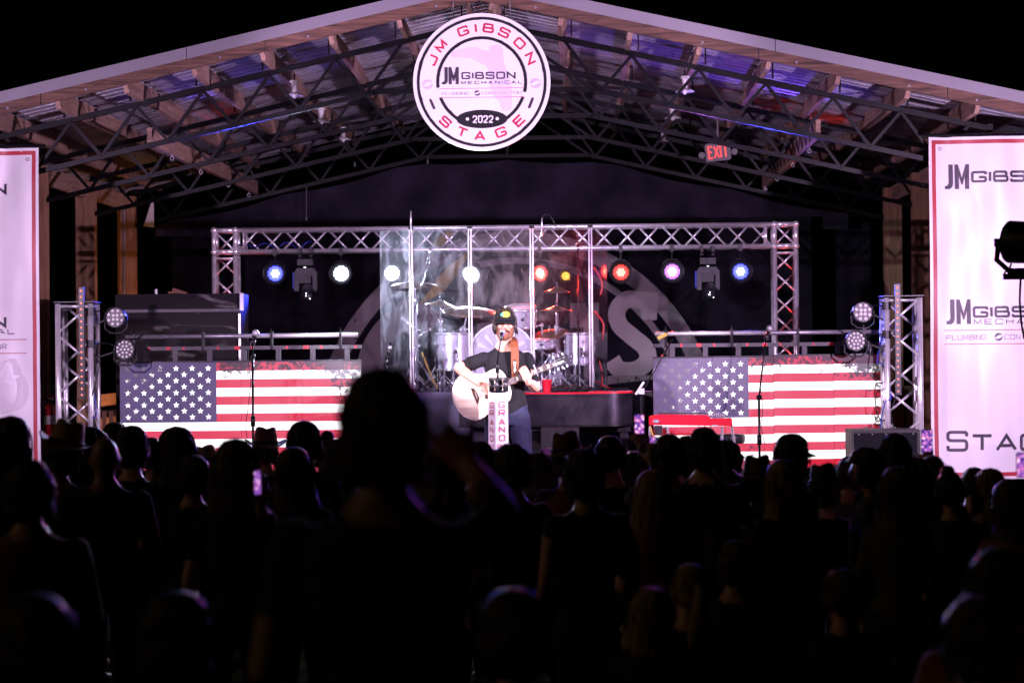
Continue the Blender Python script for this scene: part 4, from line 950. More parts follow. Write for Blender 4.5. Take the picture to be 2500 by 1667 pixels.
q = MB(); c = P(1335, 958, PYN); q.lathe([(0, 0), (.034, 0), (.036, .01), (.0475, .108), (.050, .110), (.050, .116), (.045, .116), (.034, .012)], 26, (c.x, PYN+.12, ptop+.033)); o = q.obj('party_cup', 'cup_red', None, True); tag(o, 'red plastic party cup with a straw standing on the piano', 'cup')
cup = o; q = MB(); q.tube([(c.x+.01, PYN+.12, ptop+.05), (c.x-.05, PYN+.10, ptop+.19)], .004, 6); st = q.obj('straw', 'vinyl_white', cup)
q = MB(); c = P(1396, 950, PYN)
for k in range(9):
    q.ell((c.x-.14+.034*k, PYN+.12+.02*math.sin(k*2.1), ptop+.055+.014*math.sin(k*1.7)), (.055, .07, .030+.006*math.sin(k*2.9)), 12, 8)
tw_ = q.obj('towel', 'tee_black', None, True); tag(tw_, 'crumpled black towel lying on the piano top', 'towel')
TOWEL = tw_
# ------------------------------------------------------------------ steps and cases under the piano
for k, (x0, x1, y0) in enumerate(((1286, 1330, 1075), (1310, 1345, 1050), (1335, 1400, 1043))):
    a, b = P(x0, y0, 21.6), P(x1, y0, 21.6); q = MB(); q.box(((a.x+b.x)/2, 21.75-.1*k, (a.z+STAGE_Z)/2), (b.x-a.x+.1, .25, a.z-STAGE_Z)); tag(q.obj('step_block', 'black_case'), ['lowest black step block beside the piano', 'middle black step block beside the piano', 'highest black step block under the piano'][k], 'step')
# ------------------------------------------------------------------ big black case at the left, monitor at the right
a, b = P(281, 719, 23.6), P(586, 716, 23.6)
case = empty('equipment_case', ((a.x+b.x)/2, 23.9, STAGE_Z), 'big scuffed black equipment case behind the left LED wall', 'case')
MB().box(((a.x+b.x)/2, 23.9, (a.z+STAGE_Z)/2), (b.x-a.x, .6, a.z-STAGE_Z)).obj('body', 'scuffed', case); MB().box(((a.x+b.x)/2, 23.59, a.z-.165), (b.x-a.x+.004, .02, .03)).obj('lid_seam', 'grey_plastic', case)
MB().box((b.x+.018, 23.585, a.z-.085), (.035, .03, .17)).obj('corner_guard', 'vinyl_white', case)
MB().box((b.x-.005, 23.588, a.z-.5), (.02, .02, .6)).obj('edge_strip', 'alu', case)
mat('exit_grey', (.17, .15, .16), .5, 0, .05, 5)
mat('tee_gloss', (.02, .02, .024), .3, 0, .2, 6)
mat('grille', (.008, .008, .010), .7, 0, .5, 250, bump=.6, bscale=400, spec=.1)
# ------------------------------------------------------------------ bits on top of the case, conduit, flood of small fittings
q = MB(); q.box(P(440, 712, 23.8), (.14, .12, .03), Matrix.Rotation(R(18), 3, 'Y')); q.box(P(425, 714, 23.8), (.1, .1, .02)); tag(q.obj('cardboard_piece', 'leather'), 'folded brown cardboard lying on the black equipment case', 'cardboard')
q = MB(); a = P(381, 706, 23.8); q.tube([(a.x, 23.8, case_z := (P(281, 719, 23.6).z+.001)), (a.x, 23.8, a.z)], .013, 8); q.obj('x', 'vinyl_white'); o = col.objects[-1]; o.name = 'spray_bottle'; tag(o, 'small pale bottle standing on the black equipment case', 'bottle')
cp = sm([(302, 720), (302, 600), (302, 500), (305, 470), (322, 460), (350, 457), (440, 435)], 6)
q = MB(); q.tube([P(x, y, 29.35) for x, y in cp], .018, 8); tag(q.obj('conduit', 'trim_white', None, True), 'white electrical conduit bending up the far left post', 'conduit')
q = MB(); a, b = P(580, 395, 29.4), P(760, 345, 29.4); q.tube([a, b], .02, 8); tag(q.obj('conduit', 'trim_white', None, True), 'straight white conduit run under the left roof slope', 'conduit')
def barn_lamp(px, py, Y, label):
    c = P(px, py, Y); t = empty('ceiling_lamp', (c.x, Y, c.z), label, 'lamp', 'white ceiling lamps under the roof')
    zt = topz(c.x)+.03
    MB().lathe([(.03, .075), (.03, .11), (.046, .115), (.046, .135), (0, .135)], 18, c).obj('socket_base', 'white_ceramic', t, 'auto')
    MB().lathe([(.025, .02), (.024, .08), (.034, .085)], 18, c).obj('neck', 'white_ceramic', t, True)
    MB().lathe([(.022, .022), (.06, .012), (.088, -.006), (.09, -.012), (.084, -.010), (.05, .004), (0, .008)], 26, c).obj('shade', 'white_ceramic', t, True)
    MB().ell(c+Vector((0, 0, -.006)), (.026, .026, .03), 12, 8).obj('bulb', 'white_ceramic', t, True)
    MB().tube([c+Vector((0, 0, .13)), (c.x, Y, zt)], .008, 8).obj('stem', 'steel_black', t)
for i, (a, b) in enumerate((((719, 232), (1672, 222)), ((784, 296), (1642, 287)), ((838, 340), (1620, 345)))):
    for j, (px, py) in enumerate((a, b)):
        barn_lamp(px, py, (22.75, 25.2, 27.7)[i], 'white porcelain ceiling lamp, %s one under the %s roof slope' % (('nearest', 'middle', 'farthest')[i], ('left', 'right')[j]))
# exit sign
EY = 26.0; c = P(1753, 371, EY); es = EY/FPX; rt = Matrix.Rotation(R(-6), 3, 'Y')
ex = empty('exit_sign', c, 'red glowing emergency EXIT sign with two side lamps under the roof', 'sign')
q = MB(); pts = [(-30,-22),(26,-22),(31,-18),(31,18),(26,22),(-26,22),(-31,18),(-31,-18)]
u_, v_ = rt @ Vector((1,0,0)), rt @ Vector((0,0,1))
q.prism([(x*es, y*es) for x, y in pts], c, u_, v_, (0,.05,0)); q.obj('housing', 'exit_grey', ex)
emis('exit_red', (1.0, .05, .04), 1.7)
for i, ch in enumerate('EXIT'):
    mb = MB(); ox = (-23, -9.5, 6.5, 11.5)[i]; glyph(mb, ch, c+u_*(ox*es)+v_*(-14*es)+Vector((0,-.003,0)), u_, v_, (9, 11, 0, 13)[i]*es, 28*es, 3.6*es, rad=.1); mb.obj('letter', 'exit_red', ex)
for k in (-1, 1):
    q = MB(); q.lathe([(.02, -.03), (.035, 0), (.035, .03), (0, .03)], 14, c+u_*(k*40*es)+Vector((0, 0, -.02)), Matrix.Rotation(R(90), 3, 'X')); q.obj('side_lamp', 'exit_grey', ex, 'auto')
q = MB(); q.box(c+v_*(26*es)+Vector((0, .025, 0)), (.1, .04, .03)); q.tube([c+Vector((0, .03, .1)), (c.x, EY+.03, topz(c.x)+.03)], .012, 8); q.obj('mount', 'exit_grey', ex)
# wire zigzagging on the right beam
xb = RX+3.09; zb = topz(xb)-DEP+.1; q = MB(); pts = []
for k in range(29): pts.append((xb-.048-.004, 22.4+.2*k, zb+(.075 if k % 2 else -.075)))
q.tube(sm3 := pts, .006, 5); tag(q.obj('zigzag_wire', 'cable_black'), 'black wire looped in zigzags along the right lumber beam', 'cable')
# droplights hanging from the rear truss
for k, (px, py, y0) in enumerate(((748, 535, 455), (1044, 395, 385), (866, 402, 396))):
    a, b = P(px, y0, 29.2), P(px, py, 29.2); q = MB(); q.tube([a, b], .004, 5); q.ell(b, (.012, .012, .03), 8, 6); tag(q.obj('hook_cord', 'trim_white'), ['long cord with a hook hanging left on the valance', 'short hook cord hanging at the middle of the rear truss', 'small hook cord hanging left of middle on the rear truss'][k], 'cord')
# ------------------------------------------------------------------ fire extinguisher
c = P(122, 1022, 22.6); fx = empty('fire_extinguisher', (c.x, 22.6, P(122, 1060, 22.6).z), 'red fire extinguisher on a post behind the left banner', 'extinguisher')
q = MB(); q.lathe([(0, -.17), (.05, -.17), (.055, -.16), (.055, .09), (.045, .13), (.018, .15), (.018, .17), (0, .17)], 22, c); q.obj('cylinder', 'red_paint', fx, True)
MB().lathe([(.0558, -.05), (.0558, .03)], 22, c).obj('label_band', 'vinyl_white', fx, 'auto')
q = MB(); q.box(c+Vector((.01, 0, .185)), (.05, .03, .03)); q.obj('valve', 'chrome', fx); q = MB(); q.tube([c+Vector((-.03, 0, .2)), c+Vector((.03, 0, .215)), c+Vector((.09, 0, .235))], .009, 7); q.obj('handle', 'red_paint', fx, True)
q = MB(); q.tube([c+Vector((.02, -.02, .18)), c+Vector((-.06, -.03, .15)), c+Vector((-.065, -.03, -.05))], .009, 7); q.obj('hose', 'black_plastic', fx, True); MB().box((c.x, 22.75, c.z), (.1, .2, .4)).obj('wall_bracket', 'steel_black', fx)
q = MB(); q.box((c.x, 22.86, (c.z+STAGE_Z)/2), (.14, .1, c.z+.2-STAGE_Z)); tag(q.obj('short_post', 'wood_z'), 'short wooden post holding the fire extinguisher', 'post')
# a table with white cloth and wooden fence behind left tower
q = MB(); a = P(110, 940, 25.5); b = P(145, 940, 25.5)
q.box(((a.x+b.x)/2, 25.5, (a.z+STAGE_Z)/2), (.4, .5, a.z-STAGE_Z)); tag(q.obj('covered_table', 'cloth_grey'), 'small cloth covered table behind the left tower', 'table')
fen = empty('slat_fence', (P(240, 950, 27.6).x, 27.6, STAGE_Z), 'warm lit wooden slat fence between the left posts', 'fence')
for k in range(11):
    x = P(118+17*k, 950, 27.6).x; MB().box((x, 27.6, STAGE_Z+.42), (.05, .02, .84)).obj('slat', 'wood_z', fen)
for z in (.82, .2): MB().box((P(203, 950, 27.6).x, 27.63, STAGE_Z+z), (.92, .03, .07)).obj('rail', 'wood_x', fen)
# ------------------------------------------------------------------ microphone stands before the LED walls
mic_stand([P(618, 1180, 21.5), P(617, 870, 21.5), P(617, 838, 21.5)], P(624, 813, 21.46), .011, 'straight microphone stand before the left LED wall', Z0=STAGE_Z, mscale=1.25)
q = MB(); q.tube([P(x, y, 21.45) for x, y in sm([(613, 833), (607, 860), (607, 890), (612, 930), (606, 990), (600, 1040), (604, 1070)], 5)], .0035, 5); tag(q.obj('microphone_cable', 'cable_black'), 'thin cable dangling down the left microphone stand', 'cable')
mic_stand([P(1855, 1180, 21.5), P(1853, 970, 21.5), P(1870, 825, 21.5)], P(1879, 802, 21.46), .011, 'bent microphone stand before the right LED wall', Z0=STAGE_Z, mscale=1.2)
q = MB(); q.tube([P(x, y, 21.45) for x, y in sm([(1856, 940), (1862, 1000), (1858, 1040), (1868, 1085)], 5)], .0035, 5); tag(q.obj('microphone_cable', 'cable_black'), 'thin cable dangling down the right microphone stand', 'cable')
bm_ = mic_stand([P(1567, 1190, 21.3), P(1566, 958, 21.3), P(1643, 826, 21.3)], P(1655, 812, 21.3), .010, 'long boom microphone arm reaching up beside the right LED wall', Z0=STAGE_Z, mic=False)
q = MB(); c = P(1566, 955, 21.28); q.box(c, (.05, .03, .05)); q.bar(P(1552, 963, 21.28), P(1572, 932, 21.28), .02, .02); q.obj('boom_clutch', 'alu', bm_)
q = MB(); q.bar(P(1606, 826, 21.3), P(1628, 815, 21.3), .03, .03); q.obj('counterweight', 'yellow_vinyl', bm_)
# red tool box beside the boom stand
a = P(1583, 955, 22.6); q = MB(); q.box((a.x, 22.7, (a.z+STAGE_Z)/2), (.07, .3, a.z-STAGE_Z)); tag(q.obj('amplifier', 'black_case'), 'narrow dark cabinet between the piano and the right LED wall', 'cabinet')
# ------------------------------------------------------------------ pedal steel guitar and stool
SYG = 21.35; ss = SYG/FPX
steel = empty('pedal_steel_guitar', (P(1687, 1080, SYG).x, SYG, STAGE_Z), 'bright red pedal steel guitar on thin chrome legs before the right LED wall', 'steel guitar')
def pk(px, py, dy=0): return P(px, py, SYG)+Vector((0, dy, 0))
o0 = pk(1585, 1040); pol = [(1585,1037),(1585,1018),(1612,1011),(1727,1013),(1735,1021),(1787,1021),(1789,1040)]
MB().prism([((P(x, y, SYG)-o0).x, (P(x, y, SYG)-o0).z) for x, y in pol], o0, (1,0,0), (0,0,1), (0,.22,0)).obj('body', 'red_lacquer', steel)
MB().prism([((P(x, y, SYG)-o0).x, (P(x, y, SYG)-o0).z) for x, y in ((1609,1019),(1725,1021),(1709,1037),(1612,1036))], o0+Vector((0, -.012, 0)), (1,0,0), (0,0,1), (0,.012,0)).obj('front_panel', 'red_lacquer', steel)
MB().lathe([(0, .004), (.028, .004), (.030, 0)], 24, pk(1602, 1028, -.006), Matrix.Rotation(R(90), 3, 'X'), sx=1, sy=.6).obj('badge', 'chrome', steel, True)
MB().lathe([(0, .006), (.024, .006), (.024, 0)], 24, pk(1602, 1028, -.0075), Matrix.Rotation(R(90), 3, 'X'), sx=1, sy=.55).obj('badge_field', 'print_dark', steel)
word('MBR', pk(1598.2, 1029.7, -.0145), .011, .007, .0022, .0045, 'vinyl_white', steel, 'lettering', True)
MB().box(pk(1745, 1037.5, -.001), (.05, .003, .008)).obj('name_plate', 'chrome', steel)
MB().box(pk(1665, 1009, .1), (.42, .12, .008)).obj('fretboard', 'black_plastic', steel)
for k in range(9): q = MB(); q.tube([pk(1730+5*k, 1019, .05), pk(1730+5*k, 1012-2*(k % 2), .05)], .004, 6); q.ell(pk(1730+5*k, 1011-2*(k % 2), .05), (.008, .004, .006), 8, 5); q.obj('tuning_key', 'chrome', steel, True)
for a, b in (((1587, 1040), (1585, 1200)), ((1787, 1040), (1800, 1125)), ((1764, 1042), (1757, 1200)), ((1630, 1042), (1640, 1200))):
    p, e = pk(*a, .03), pk(*b, 0); d = (e-p); e = p+d*((STAGE_Z-p.z)/d.z); MB().tube([p, e], .011, 10).obj('leg', 'chrome', steel, True)
for px in (1708, 1722, 1737): p = pk(px, 1040, .1); MB().tube([p, (p.x, p.y, STAGE_Z+.1)], .005, 6).obj('pedal_rod', 'chrome', steel, True)
p = pk(1722, 1040, .1); MB().box((p.x, p.y, STAGE_Z+.07), (.4, .12, .05)).obj('pedal_bar', 'alu', steel)
q = MB(); q.tube([pk(x, y, -.02) for x, y in sm([(1588, 1042), (1594, 1062), (1606, 1074), (1618, 1082)], 5)], .007, 6); q.obj('lead', 'cable_yellow', steel, True)
MB().box(pk(1608, 1050, .04), (.07, .06, .08)).obj('volume_box', 'black_plastic', steel)
c = P(1782, 1070, 21.7); stl = empty('round_stool', (c.x, 21.7, STAGE_Z), 'black round stool seat behind the steel guitar', 'stool')
q = MB(); q.lathe([(0, -.045), (.12, -.045), (.135, -.03), (.138, .02), (.125, .04), (0, .045)], 30, c); q.obj('seat', 'tee_gloss', stl, True); q = MB(); q.tube([c+Vector((0,0,-.045)), (c.x, c.y, STAGE_Z+.2)], .02, 10); tripod(q, c.x, c.y, STAGE_Z, .3, .016, .2); q.obj('leg', 'chrome', stl, True)
# ------------------------------------------------------------------ speaker cabinet at the right
a, b = P(2079, 1050, 20.9), P(2246, 1048, 20.9)
spk = empty('speaker_cabinet', ((a.x+b.x)/2, 21.1, STAGE_Z), 'black speaker cabinet with grille below the right tower', 'speaker')
MB().box(((a.x+b.x)/2, 21.15, (a.z+STAGE_Z)/2), (b.x-a.x, .5, a.z-STAGE_Z)).obj('cabinet', 'black_case', spk)
MB().box(((a.x+b.x)/2, 20.892, (a.z+STAGE_Z)/2), (b.x-a.x-.05, .01, a.z-STAGE_Z-.05)).obj('grille', 'grille', spk)
for k in range(5):
    x = a.x+.06+(b.x-a.x-.12)*k/4; MB().ell((x, 20.886, a.z-.035), (.006, .003, .006), 8, 5).obj('screw', 'chrome', spk)
# ------------------------------------------------------------------ cables on the towers
random.seed(3)
for side, tp in (('left', tpL), ('right', tpR)):
    for k in range(3):
        pts = []; x = tp.x+(-.14 if side == 'right' else .16)+random.uniform(-.06, .06); z = tp.z-random.uniform(.2, .5)
        for i in range(26):
            t_ = i/25; pts.append((x+.07*math.sin(t_*9+k*2)*(1-t_*.4), TWY-.13-.04*math.cos(t_*7+k), z-.9*t_+.06*math.sin(t_*17)))
        q = MB(); q.tube(pts, .006, 5); tag(q.obj('tower_cable', ('cable_black', 'cable_blue', 'cable_black')[k], None, True), ('tangled black cable hanging high on the %s tower', 'blue cable winding down the %s tower', 'loose black cable hanging low on the %s tower')[k] % side, 'cable')
# ------------------------------------------------------------------ front light trees: the black fixture at the right edge and its twin outside the frame
def light_tree(x, Y, zbar, label, fixtures, group, key=0):
    gz_ = ground_z(Y); t = empty('light_stand', (x, Y, gz_), label, 'light stand', group)
    q = MB(); q.tube([(x, Y, gz_+.3), (x, Y, zbar)], .025, 10); tripod(q, x, Y, gz_, .9, .022, .55); q.obj('pole', 'steel_black', t, True)
    MB().tube([(x-.42, Y, zbar), (x+.42, Y, zbar)], .022, 10).obj('cross_bar', 'steel_black', t, True)
    for fx_, aim, power, size in fixtures:
        c = Vector((x+fx_, Y, zbar+.24)); d = (Vector(aim)-c).normalized(); rot = d.to_track_quat('Z', 'Y').to_matrix()
        f = MB(); f.lathe([(.09, -.16), (.135, -.12), (.15, 0), (.152, .10), (.145, .105), (.135, .02), (0, .02)], 26, c, rot); hd = f.obj('lamp_head', 'black_plastic', t, 'auto')
        y = MB(); y.tube([c+Vector((-.17, 0, 0)), c+Vector((-.185, 0, -.12)), c+Vector((-.10, 0, -.20)), c+Vector((.10, 0, -.20)), c+Vector((.185, 0, -.12)), c+Vector((.17, 0, 0))], .02, 8); y.tube([c+Vector((0, 0, -.2)), (c.x, Y, zbar)], .025, 8); y.obj('yoke', 'black_plastic', t, True)
        for k in (-1, 1):
            kb = MB(); kb.tube([c+Vector((k*.14, 0, 0)), c+Vector((k*.20, 0, 0))], .03, 10); kb.obj('knob', 'black_plastic', t, True)
        q = MB()
        for a_ in range(5): q.tube([c+Vector((-.10, -.02, -.19)), c+Vector((-.10+.045*math.cos(a_*1.256), -.02, -.19+.045*math.sin(a_*1.256)))], .007, 5)
        q.obj('wing_knob', 'black_plastic', t)
        lamp('front_wash', 'SPOT', c+d*.06, power, WASH, aim, size, .35, .05)
    if key:
        c = Vector((x+.3, Y, zbar+.62)); aim = Vector((-.60, 21.0, 1.98)); d = (aim-c).normalized(); rot = d.to_track_quat('Z', 'Y').to_matrix()
        f = MB(); f.lathe([(.07, -.24), (.09, -.2), (.095, .16), (.09, .16), (.085, .06), (0, .06)], 22, c, rot); f.tube([(x+.3, Y, zbar), (x+.3, Y, zbar+.54)], .02, 8); f.obj('profile_spot', 'black_plastic', t, 'auto')
        lamp('key_light', 'SPOT', c+d*.18, key, (1.0, .80, .98), aim, 15, .5, .05)
    cb = MB(); pts = sm([(x-.30, zbar+.02), (x-.31, zbar-.2), (x-.28, zbar-.42), (x-.19, zbar-.40), (x-.16, zbar-.2), (x-.15, zbar+.02)], 6); cb.tube([(a, Y-.03, b) for a, b in pts], .008, 6)
    cb.tube([(x-.27, Y-.03, zbar-.40), (x-.255, Y-.03, zbar-.55)], .006, 6); cb.ell((x-.253, Y-.03, zbar-.57), (.018, .018, .03), 8, 6); cb.tube([(x-.19, Y-.03, zbar-.40), (x-.155, Y-.03, zbar-.56)], .006, 6); cb.ell((x-.15, Y-.03, zbar-.58), (.018, .018, .03), 8, 6); cb.tube([(x-.29, Y-.03, zbar-.43), (x-.16, Y-.03, zbar-.40)], .016, 8)
    cb.obj('cable', 'cable_black', t, True)
    return t
WASH = (.91, .61, 1.0)
fc = P(2497, 592, 17.2)
light_tree(fc.x+.28, 17.2, fc.z-.24, 'black spotlight on a stand in silhouette at the right frame edge', [(-.28, (-3.2, 22.5, 3.3), 1050, 75), (.28, (2.2, 22.6, 3.2), 1250, 100)], 'front light stands', 4400)
light_tree(-4.9, 17.4, 2.55, 'twin black spotlight stand standing in the dark beyond the left frame edge', [(-.28, (-3.9, 22.5, 3.3), 640, 90), (.28, (1.5, 22.5, 3.3), 850, 70)], 'front light stands', 3500)
def spot_fixture(name, loc, aim, power, size, color, label, blend=.2):
    t = empty(name, loc, label, 'stage light'); loc = Vector(loc); d = (Vector(aim)-loc).normalized(); rot = d.to_track_quat('Z', 'Y').to_matrix()
    MB().lathe([(.07, -.2), (.09, -.15), (.10, .10), (.095, .10), (.09, .02), (0, .02)], 22, loc, rot).obj('can', 'black_plastic', t, 'auto')
    zf = ground_z(loc.y) if loc.y < 20.4 else STAGE_Z
    sb = MB(); sb.tube([(loc.x, loc.y, zf+.01), (loc.x, loc.y, loc.z-.09)], .016, 8); sb.lathe([(0, 0), (.11, 0), (.11, .012), (0, .014)], 18, (loc.x, loc.y, zf+.002)); sb.obj('stand', 'steel_black', t, 'auto')
    lamp(name+'_lamp', 'SPOT', loc+d*.05, power, color, aim, size, blend, .04); return t
spot_fixture('drum_light', (-4.75, 17.4, 3.0), (P(1225, 800, 23.6).x, 23.6, 2.15), 2600, 19, (.84, .84, 1.0), 'black profile spot on the left light stand aimed at the drums', .5)  # added spot, out of view, brightens the kit and the shield hinges
# floor uplights: red inside the goal post legs, blue and violet washing the roof, warm yard light behind the left posts
for x in (gl.x, gr.x):
    spot_fixture('uplight', (x, GY, STAGE_Z+.14), (x, GY, 4), 130, 26, (1, .03, .02), 'floor uplight glowing red inside the %s truss leg' % ('left' if x == gl.x else 'right'), .6)
spot_fixture('uplight', (1.9, 22.75, STAGE_Z+.14), (1.35, 23.3, 4.5), 620, 50, (.22, .10, 1), 'floor uplight washing the right roof slope blue', .9)
spot_fixture('uplight', (-3.6, 22.75, STAGE_Z+.14), (-3.1, 23.1, 4.3), 230, 46, (.25, .15, 1), 'floor uplight washing the left roof slope blue', .9)
spot_fixture('uplight', (2.6, 24.2, STAGE_Z+.14), (2.2, 25.6, 4.1), 60, 26, (1, .05, .03), 'floor uplight throwing red onto the right rear roof', .9)
spot_fixture('uplight', (-4.1, 24.2, STAGE_Z+.14), (-3.6, 25.4, 3.9), 45, 26, (1, .05, .03), 'floor uplight throwing red onto the left rear roof', .9)
spot_fixture('wall_lamp', (-4.2, 28.6, 1.3), (-5.6, 28.4, 2.0), 75, 130, (1, .40, .13), 'warm yard lamp low behind the left posts', .6)
# ------------------------------------------------------------------ people
def remesh(parts, voxel, smooth=3):
    mb = MB(); [mb.add(p.v, p.f) for p in parts]
    me = bpy.data.meshes.new('tmp'); me.from_pydata(mb.v, [], mb.f); o = bpy.data.objects.new('tmp', me); col.objects.link(o)
    md = o.modifiers.new('r', 'REMESH'); md.mode = 'VOXEL'; md.voxel_size = voxel; md.use_smooth_shade = True
    if smooth:
        m2 = o.modifiers.new('s', 'SMOOTH'); m2.iterations = smooth; m2.factor = .5
    dg = bpy.context.evaluated_depsgraph_get(); out = bpy.data.meshes.new_from_object(o.evaluated_get(dg))
    bpy.data.objects.remove(o); bpy.data.meshes.remove(me); return out
def zone_paint(me, segs, mats):
    "gives each face the material of the nearest body segment"
    names = []
    for m_ in mats: me.materials.append(MATS[m_])
    n = len(me.polygons); c = np.empty(n*3); me.polygons.foreach_get('center', c); c = c.reshape(-1, 3); best = np.full(n, 1e9); idx = np.zeros(n, int)
    for a, b, z, r in segs:
        a = np.array(a); b = np.array(b); d = b-a; t = np.clip(((c-a) @ d)/max(1e-9, d @ d), 0, 1)[:, None]
        dist = np.linalg.norm(c-(a+t*d), axis=1)-r; k = dist < best; best[k] = dist[k]; idx[k] = z
    me.polygons.foreach_set('material_index', idx.astype(np.int32)); me.polygons.foreach_set('use_smooth', [True]*n); me.update()
def loft(rings, n=18):
    m = MB(); vs = []; k = len(rings)
    for (x, y, z, rx, ry) in rings:
        for j in range(n):
            a = 2*math.pi*j/n; vs.append((x+math.cos(a)*rx, y+math.sin(a)*ry, z))
    fs = [(i*n+j, i*n+(j+1) % n, (i+1)*n+(j+1) % n, (i+1)*n+j) for i in range(k-1) for j in range(n)]+[tuple(range(n-1, -1, -1)), tuple(range((k-1)*n, k*n))]
    return m.add(vs, fs)
def limb(pts, rad, n=12):
    m = MB(); m.tube(pts, rad, n)
    for p, r_ in zip(pts, rad): m.ell(p, (r_*.99,)*3, n, 7)
    return m
def hand(wrist, fwd, palm_n, side, s=1.0, curl=.5, spread=.12, fr=.0095):
    "palm with four fingers and a thumb; fwd along the fingers, palm_n out of the palm, side = +1 when the thumb is on fwd x palm_n"
    w = Vector(wrist); f = Vector(fwd).normalized(); pn = Vector(palm_n); pn = (pn-f*pn.dot(f)).normalized(); u = f.cross(pn)*side
    out = []; m = MB(); pc = w+f*.048*s
    rot = Matrix((u, f, pn)).transposed(); m.ell(pc, (.042*s, .056*s, .017*s), 14, 9, rot); m.tube([w-f*.03*s, w+f*.02*s], .027*s, 12); out.append(m); segs = [(tuple(w), tuple(pc), .03)]
    L = (.068, .078, .072, .056)
    for i in range(4):
        b = w+f*.088*s+u*((.031-.0205*i)*s); p = [b-f*.02*s, b]; d = (f+u*(spread*(1.5-i)*.5)).normalized(); c = curl*(1+.12*i)
        for k in range(3):
            d = (d*math.cos(c)+pn*math.sin(c)).normalized() if k else (d*math.cos(c*.6)+pn*math.sin(c*.6)).normalized()
            p.append(p[-1]+d*(L[i]*(.44, .31, .25)[k]*s)); 
            q = d
        m = MB(); rr_ = [fr*1.1*s, fr*1.08*s, fr*s, fr*.92*s, fr*.8*s]; m.tube(p, rr_, 9); m.ell(p[-1], (fr*.8*s,)*3, 8, 6); m.ell(p[2], (fr*s,)*3, 8, 6); out.append(m)
        segs.append((tuple(p[1]), tuple(p[-1]), .01))
    b = w+f*.03*s+u*.030*s; d = (u*.8+f*.65+pn*.35).normalized(); p = [b-d*.015*s, b, b+d*.040*s]; d2 = (d*.8+f*.5+pn*.45*curl*2).normalized(); p += [p[-1]+d2*.030*s, p[-1]+d2*.030*s+(d2+pn*.5*curl).normalized()*.022*s]
    m = MB(); m.tube(p, [fr*1.5*s, fr*1.4*s, fr*1.15*s, fr*1.05*s, fr*.85*s], 9); m.ell(p[-1], (fr*.85*s,)*3, 8, 6); out.append(m); segs.append((tuple(b), tuple(p[-1]), .012))
    return out, segs
def hair_shell(c, s, bottom, width=1.0, seed=0, wavy=.03, face=True, thick=1.12, back=.02, n=56, flare=0.0, ragged=.03, lump=.10):
    "strand-ridged tube of hair from the crown down to 'bottom' metres under the head centre (face opening to +y)"
    c = Vector(c); rnd = random.Random(seed); m = MB(); vs = []; rows = 20
    ph = [rnd.uniform(0, 6.28) for _ in range(6)]; rag = [rnd.uniform(-ragged, ragged) for _ in range(n)]
    z1 = -bottom
    for i in range(rows+1):
        t = i/rows
        z = .128*thick*.97*math.cos(t*2.0) if False else .128*thick+(z1-.128*thick)*(t**1.25)
        zz = z/(.128*thick)
        rr_ = max(0, 1-zz**2.5)**(1/2.3) if z > 0 else 1.0
        if i == 0: rr_ = .04
        for j in range(n):
            a = 2*math.pi*j/n; fx, fy = math.cos(a), math.sin(a)
            rx = .082*thick*width*rr_; ry = .102*thick*rr_
            if z < 0: rx += flare*min(1, -z/.25)*.05+.004; ry *= 1-.18*min(1, -z/.12)
            strand = 1+wavy*math.sin(a*13+ph[0]+2*t)+wavy*.7*math.sin(a*23+ph[1]-5*t)+wavy*.8*math.sin(t*14+ph[2]+a*2)*(t > .4)
            strand += min(1, t*3)*lump*noise.noise((fx*2.2+seed*3.1, fy*2.2, z*16+seed))+lump*.5*noise.noise((fx*6+seed, fy*6+9, z*34))
            front = max(0, fy-.35)/.65
            if face and z < .045: 
                ry_ = ry*(1-front*.62); rx_ = rx*(1-front*.25)
            else: ry_, rx_ = ry, rx
            vs.append((c.x+fx*rx_*strand*s, c.y+(fy*ry_*strand-back*max(0, t-.3))*s, c.z+(z+(rag[j]*t if i == rows else rag[j]*.2*t))*s))
    fs = [(i*n+j, i*n+(j+1) % n, (i+1)*n+(j+1) % n, (i+1)*n+j) for i in range(rows) for j in range(n)]+[tuple(range(n-1, -1, -1)), tuple(range(rows*n, (rows+1)*n))]
    m.add(vs, fs)
    # loose single strands that break the outline
    for k in range(130):
        a = rnd.uniform(0, 6.283)
        if face and math.sin(a) > .5: continue
        z0 = rnd.uniform(-.02, .11); r0 = math.sqrt(max(0.05, 1-(z0/(.128*thick))**2)); L = rnd.uniform(.05, max(.07, bottom*.55)); ox = rnd.uniform(.003, .020)
        p = []
        for q in range(5):
            t = q/4; zq = z0-L*t*t-.01*t; rq = (r0 if z0-L*t > 0 else 1.0)
            rq = math.sqrt(max(.1, 1-(max(0, zq)/(.128*thick))**2))
            p.append((c.x+math.cos(a+.1*t)*(.082*thick*width*rq+ox*math.sin(t*2.6)+(flare*.05*min(1, max(0, -zq)/.25)))*s, c.y+(math.sin(a+.1*t)*(.098*thick*rq+ox*math.sin(t*2.6))-back*t)*s, c.z+zq*s))
        m.tube(p, [.0022*s]*4+[.0008*s], 4, False)
    return m
